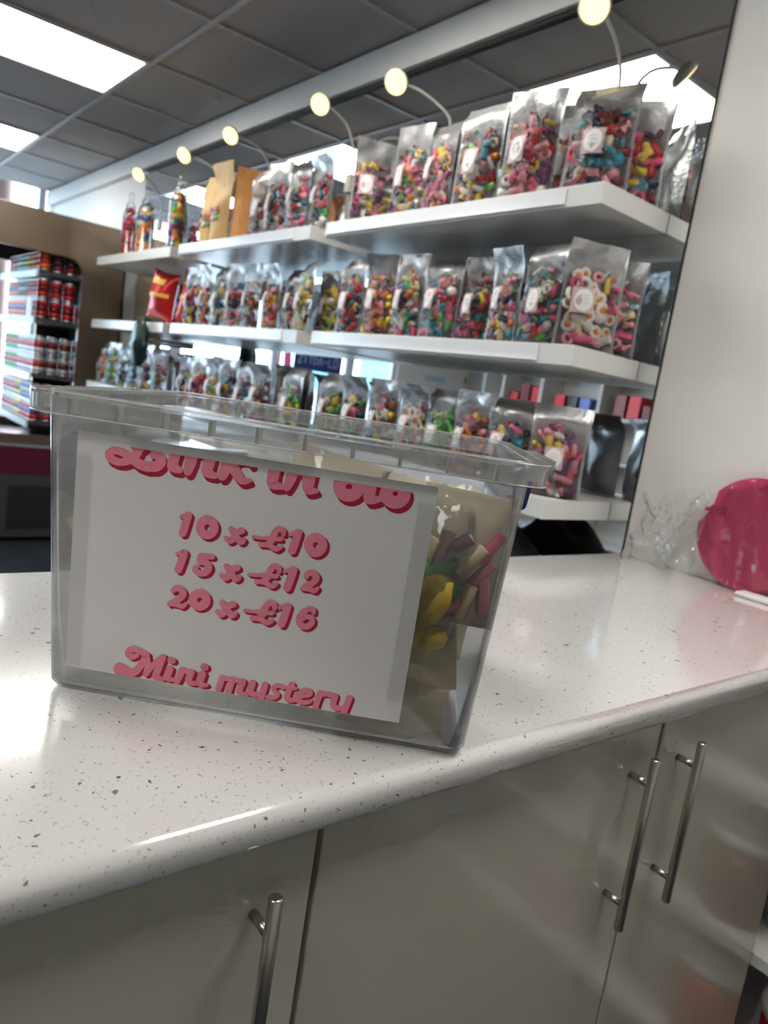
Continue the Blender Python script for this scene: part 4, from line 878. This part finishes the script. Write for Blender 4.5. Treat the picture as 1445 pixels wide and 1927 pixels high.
# notch near the upper left
na = [p for p in dsk if not (-.121 < p[0] < -.092 and .030 < p[1] - cz < .078)]
i0 = next(i for i, p in enumerate(na) if p[0] < -.05 and p[1] - cz < .032 and p[0] < -.1)
na[i0:i0] = [(-.094, cz + .077), (-.098, cz + .043), (-.112, cz + .038)]
LE = Matrix.Rotation(R(-3.0), 4, 'X')
MB().prism(na, lambda p, k: tuple(LE @ Vector((p[0], -.012 + .007 * k, p[1])))).obj('board', 'pink_board', pb)
MB().prism([(-.105, cz + .025), (-.068, cz + .025), (-.066, cz + .046), (-.10, cz + .046)], lambda p, k: tuple(LE @ Vector((p[0], -.0128 + .0006 * k, p[1])))).obj('flap', 'pink_dark', pb)
def wrapf(u, v):
    x = -rd * 1.0 + 2.02 * rd * u; z = .004 + 2.0 * rd * v
    dx = x / rd; dz = (z - cz) / rd; r_ = math.hypot(dx, dz)
    y = -.020 - .008 * noise.noise(Vector((u * 7 + v * 2, v * 1.6, .3))) - .004 * noise.noise(Vector((u * 15 + v * 4, v * 3, 4)))
    k = min(1, .97 / max(r_, .01)); x *= k; z = cz + (z - cz) * k
    return tuple(LE @ Vector((x, min(y, -.0135), z)))
MB().grid(wrapf, 30, 30).obj('film_front', 'wrap_film', pb, smooth=True)
def tail(u, v):
    x = -.10 - .165 * u * (1 + .16 * noise.noise(Vector((1, v * 7, 5)))); z = .012 + (.19 - .06 * u + .05 * noise.noise(Vector((u * 6, 3, 1)))) * v + .01 * noise.noise(Vector((u * 4, v * 3, 2)))
    y = -.026 - .014 * noise.noise(Vector((u * 4, v * 4, 9))) - .007 * noise.noise(Vector((u * 10, v * 9, 3)))
    return (x, min(y, .004), z)
MB().grid(tail, 26, 26).obj('film_tail', 'crinkle_film', pb, smooth=True)
def strip(pts, w, name, th=.0012):
    m = MB()
    for i in range(len(pts) - 1):
        a, b = Vector(pts[i]), Vector(pts[i + 1]); s_ = Vector((w / 2, 0, 0)); o = Vector((0, th, 0))
        m.add([a - s_, a + s_, b + s_, b - s_, a - s_ + o, a + s_ + o, b + s_ + o, b - s_ + o], [(0, 1, 2, 3), (7, 6, 5, 4), (0, 4, 5, 1), (1, 5, 6, 2), (2, 6, 7, 3), (3, 7, 4, 0)])
    return m.obj(name, 'white_film', pb)
strip([(-.180, -.030, .004), (-.170, -.028, .05), (-.145, -.026, .10), (-.110, -.022, .155)], .030, 'white_tape')
strip([(-.272, -.030, .002), (-.270, -.022, .030), (-.266, -.016, .055)], .018, 'white_tape')
MB().box(.015, .13, -.06, -.022, .0005, .010).obj('wrap_fold', 'label_white', pb, bevel=.003)

# pale letter-like strokes on the navy window sign (too soft to read)
lm = MB(); gx = 0.25
for ptsl in ([(0, 4), (2, 5), (3, 4), (0, 0), (3, 0)], [(1.5, 5), (1.5, 0)], [(0, 5), (3, 5), (1.5, 5), (1.5, 0)], [(0, 0), (0, 5), (3, 3), (3, 1), (0, 0)], [(0, 0), (1.5, 5), (3, 0)], [(0, 2.5), (3, 2.5)], [(0, 5), (0, 0), (3, 0)], [(0, 0), (0, 5), (3, 5), (3, 0), (0, 0)]):
    for po_ in stroke_polys(ptsl, .8): lm.add([(.0015, gx - p[0] * .014, .07 + p[1] * .016) for p in po_], [tuple(range(len(po_)))])
    gx -= .064
lm.obj('lettering', 'sign_letter', sg)
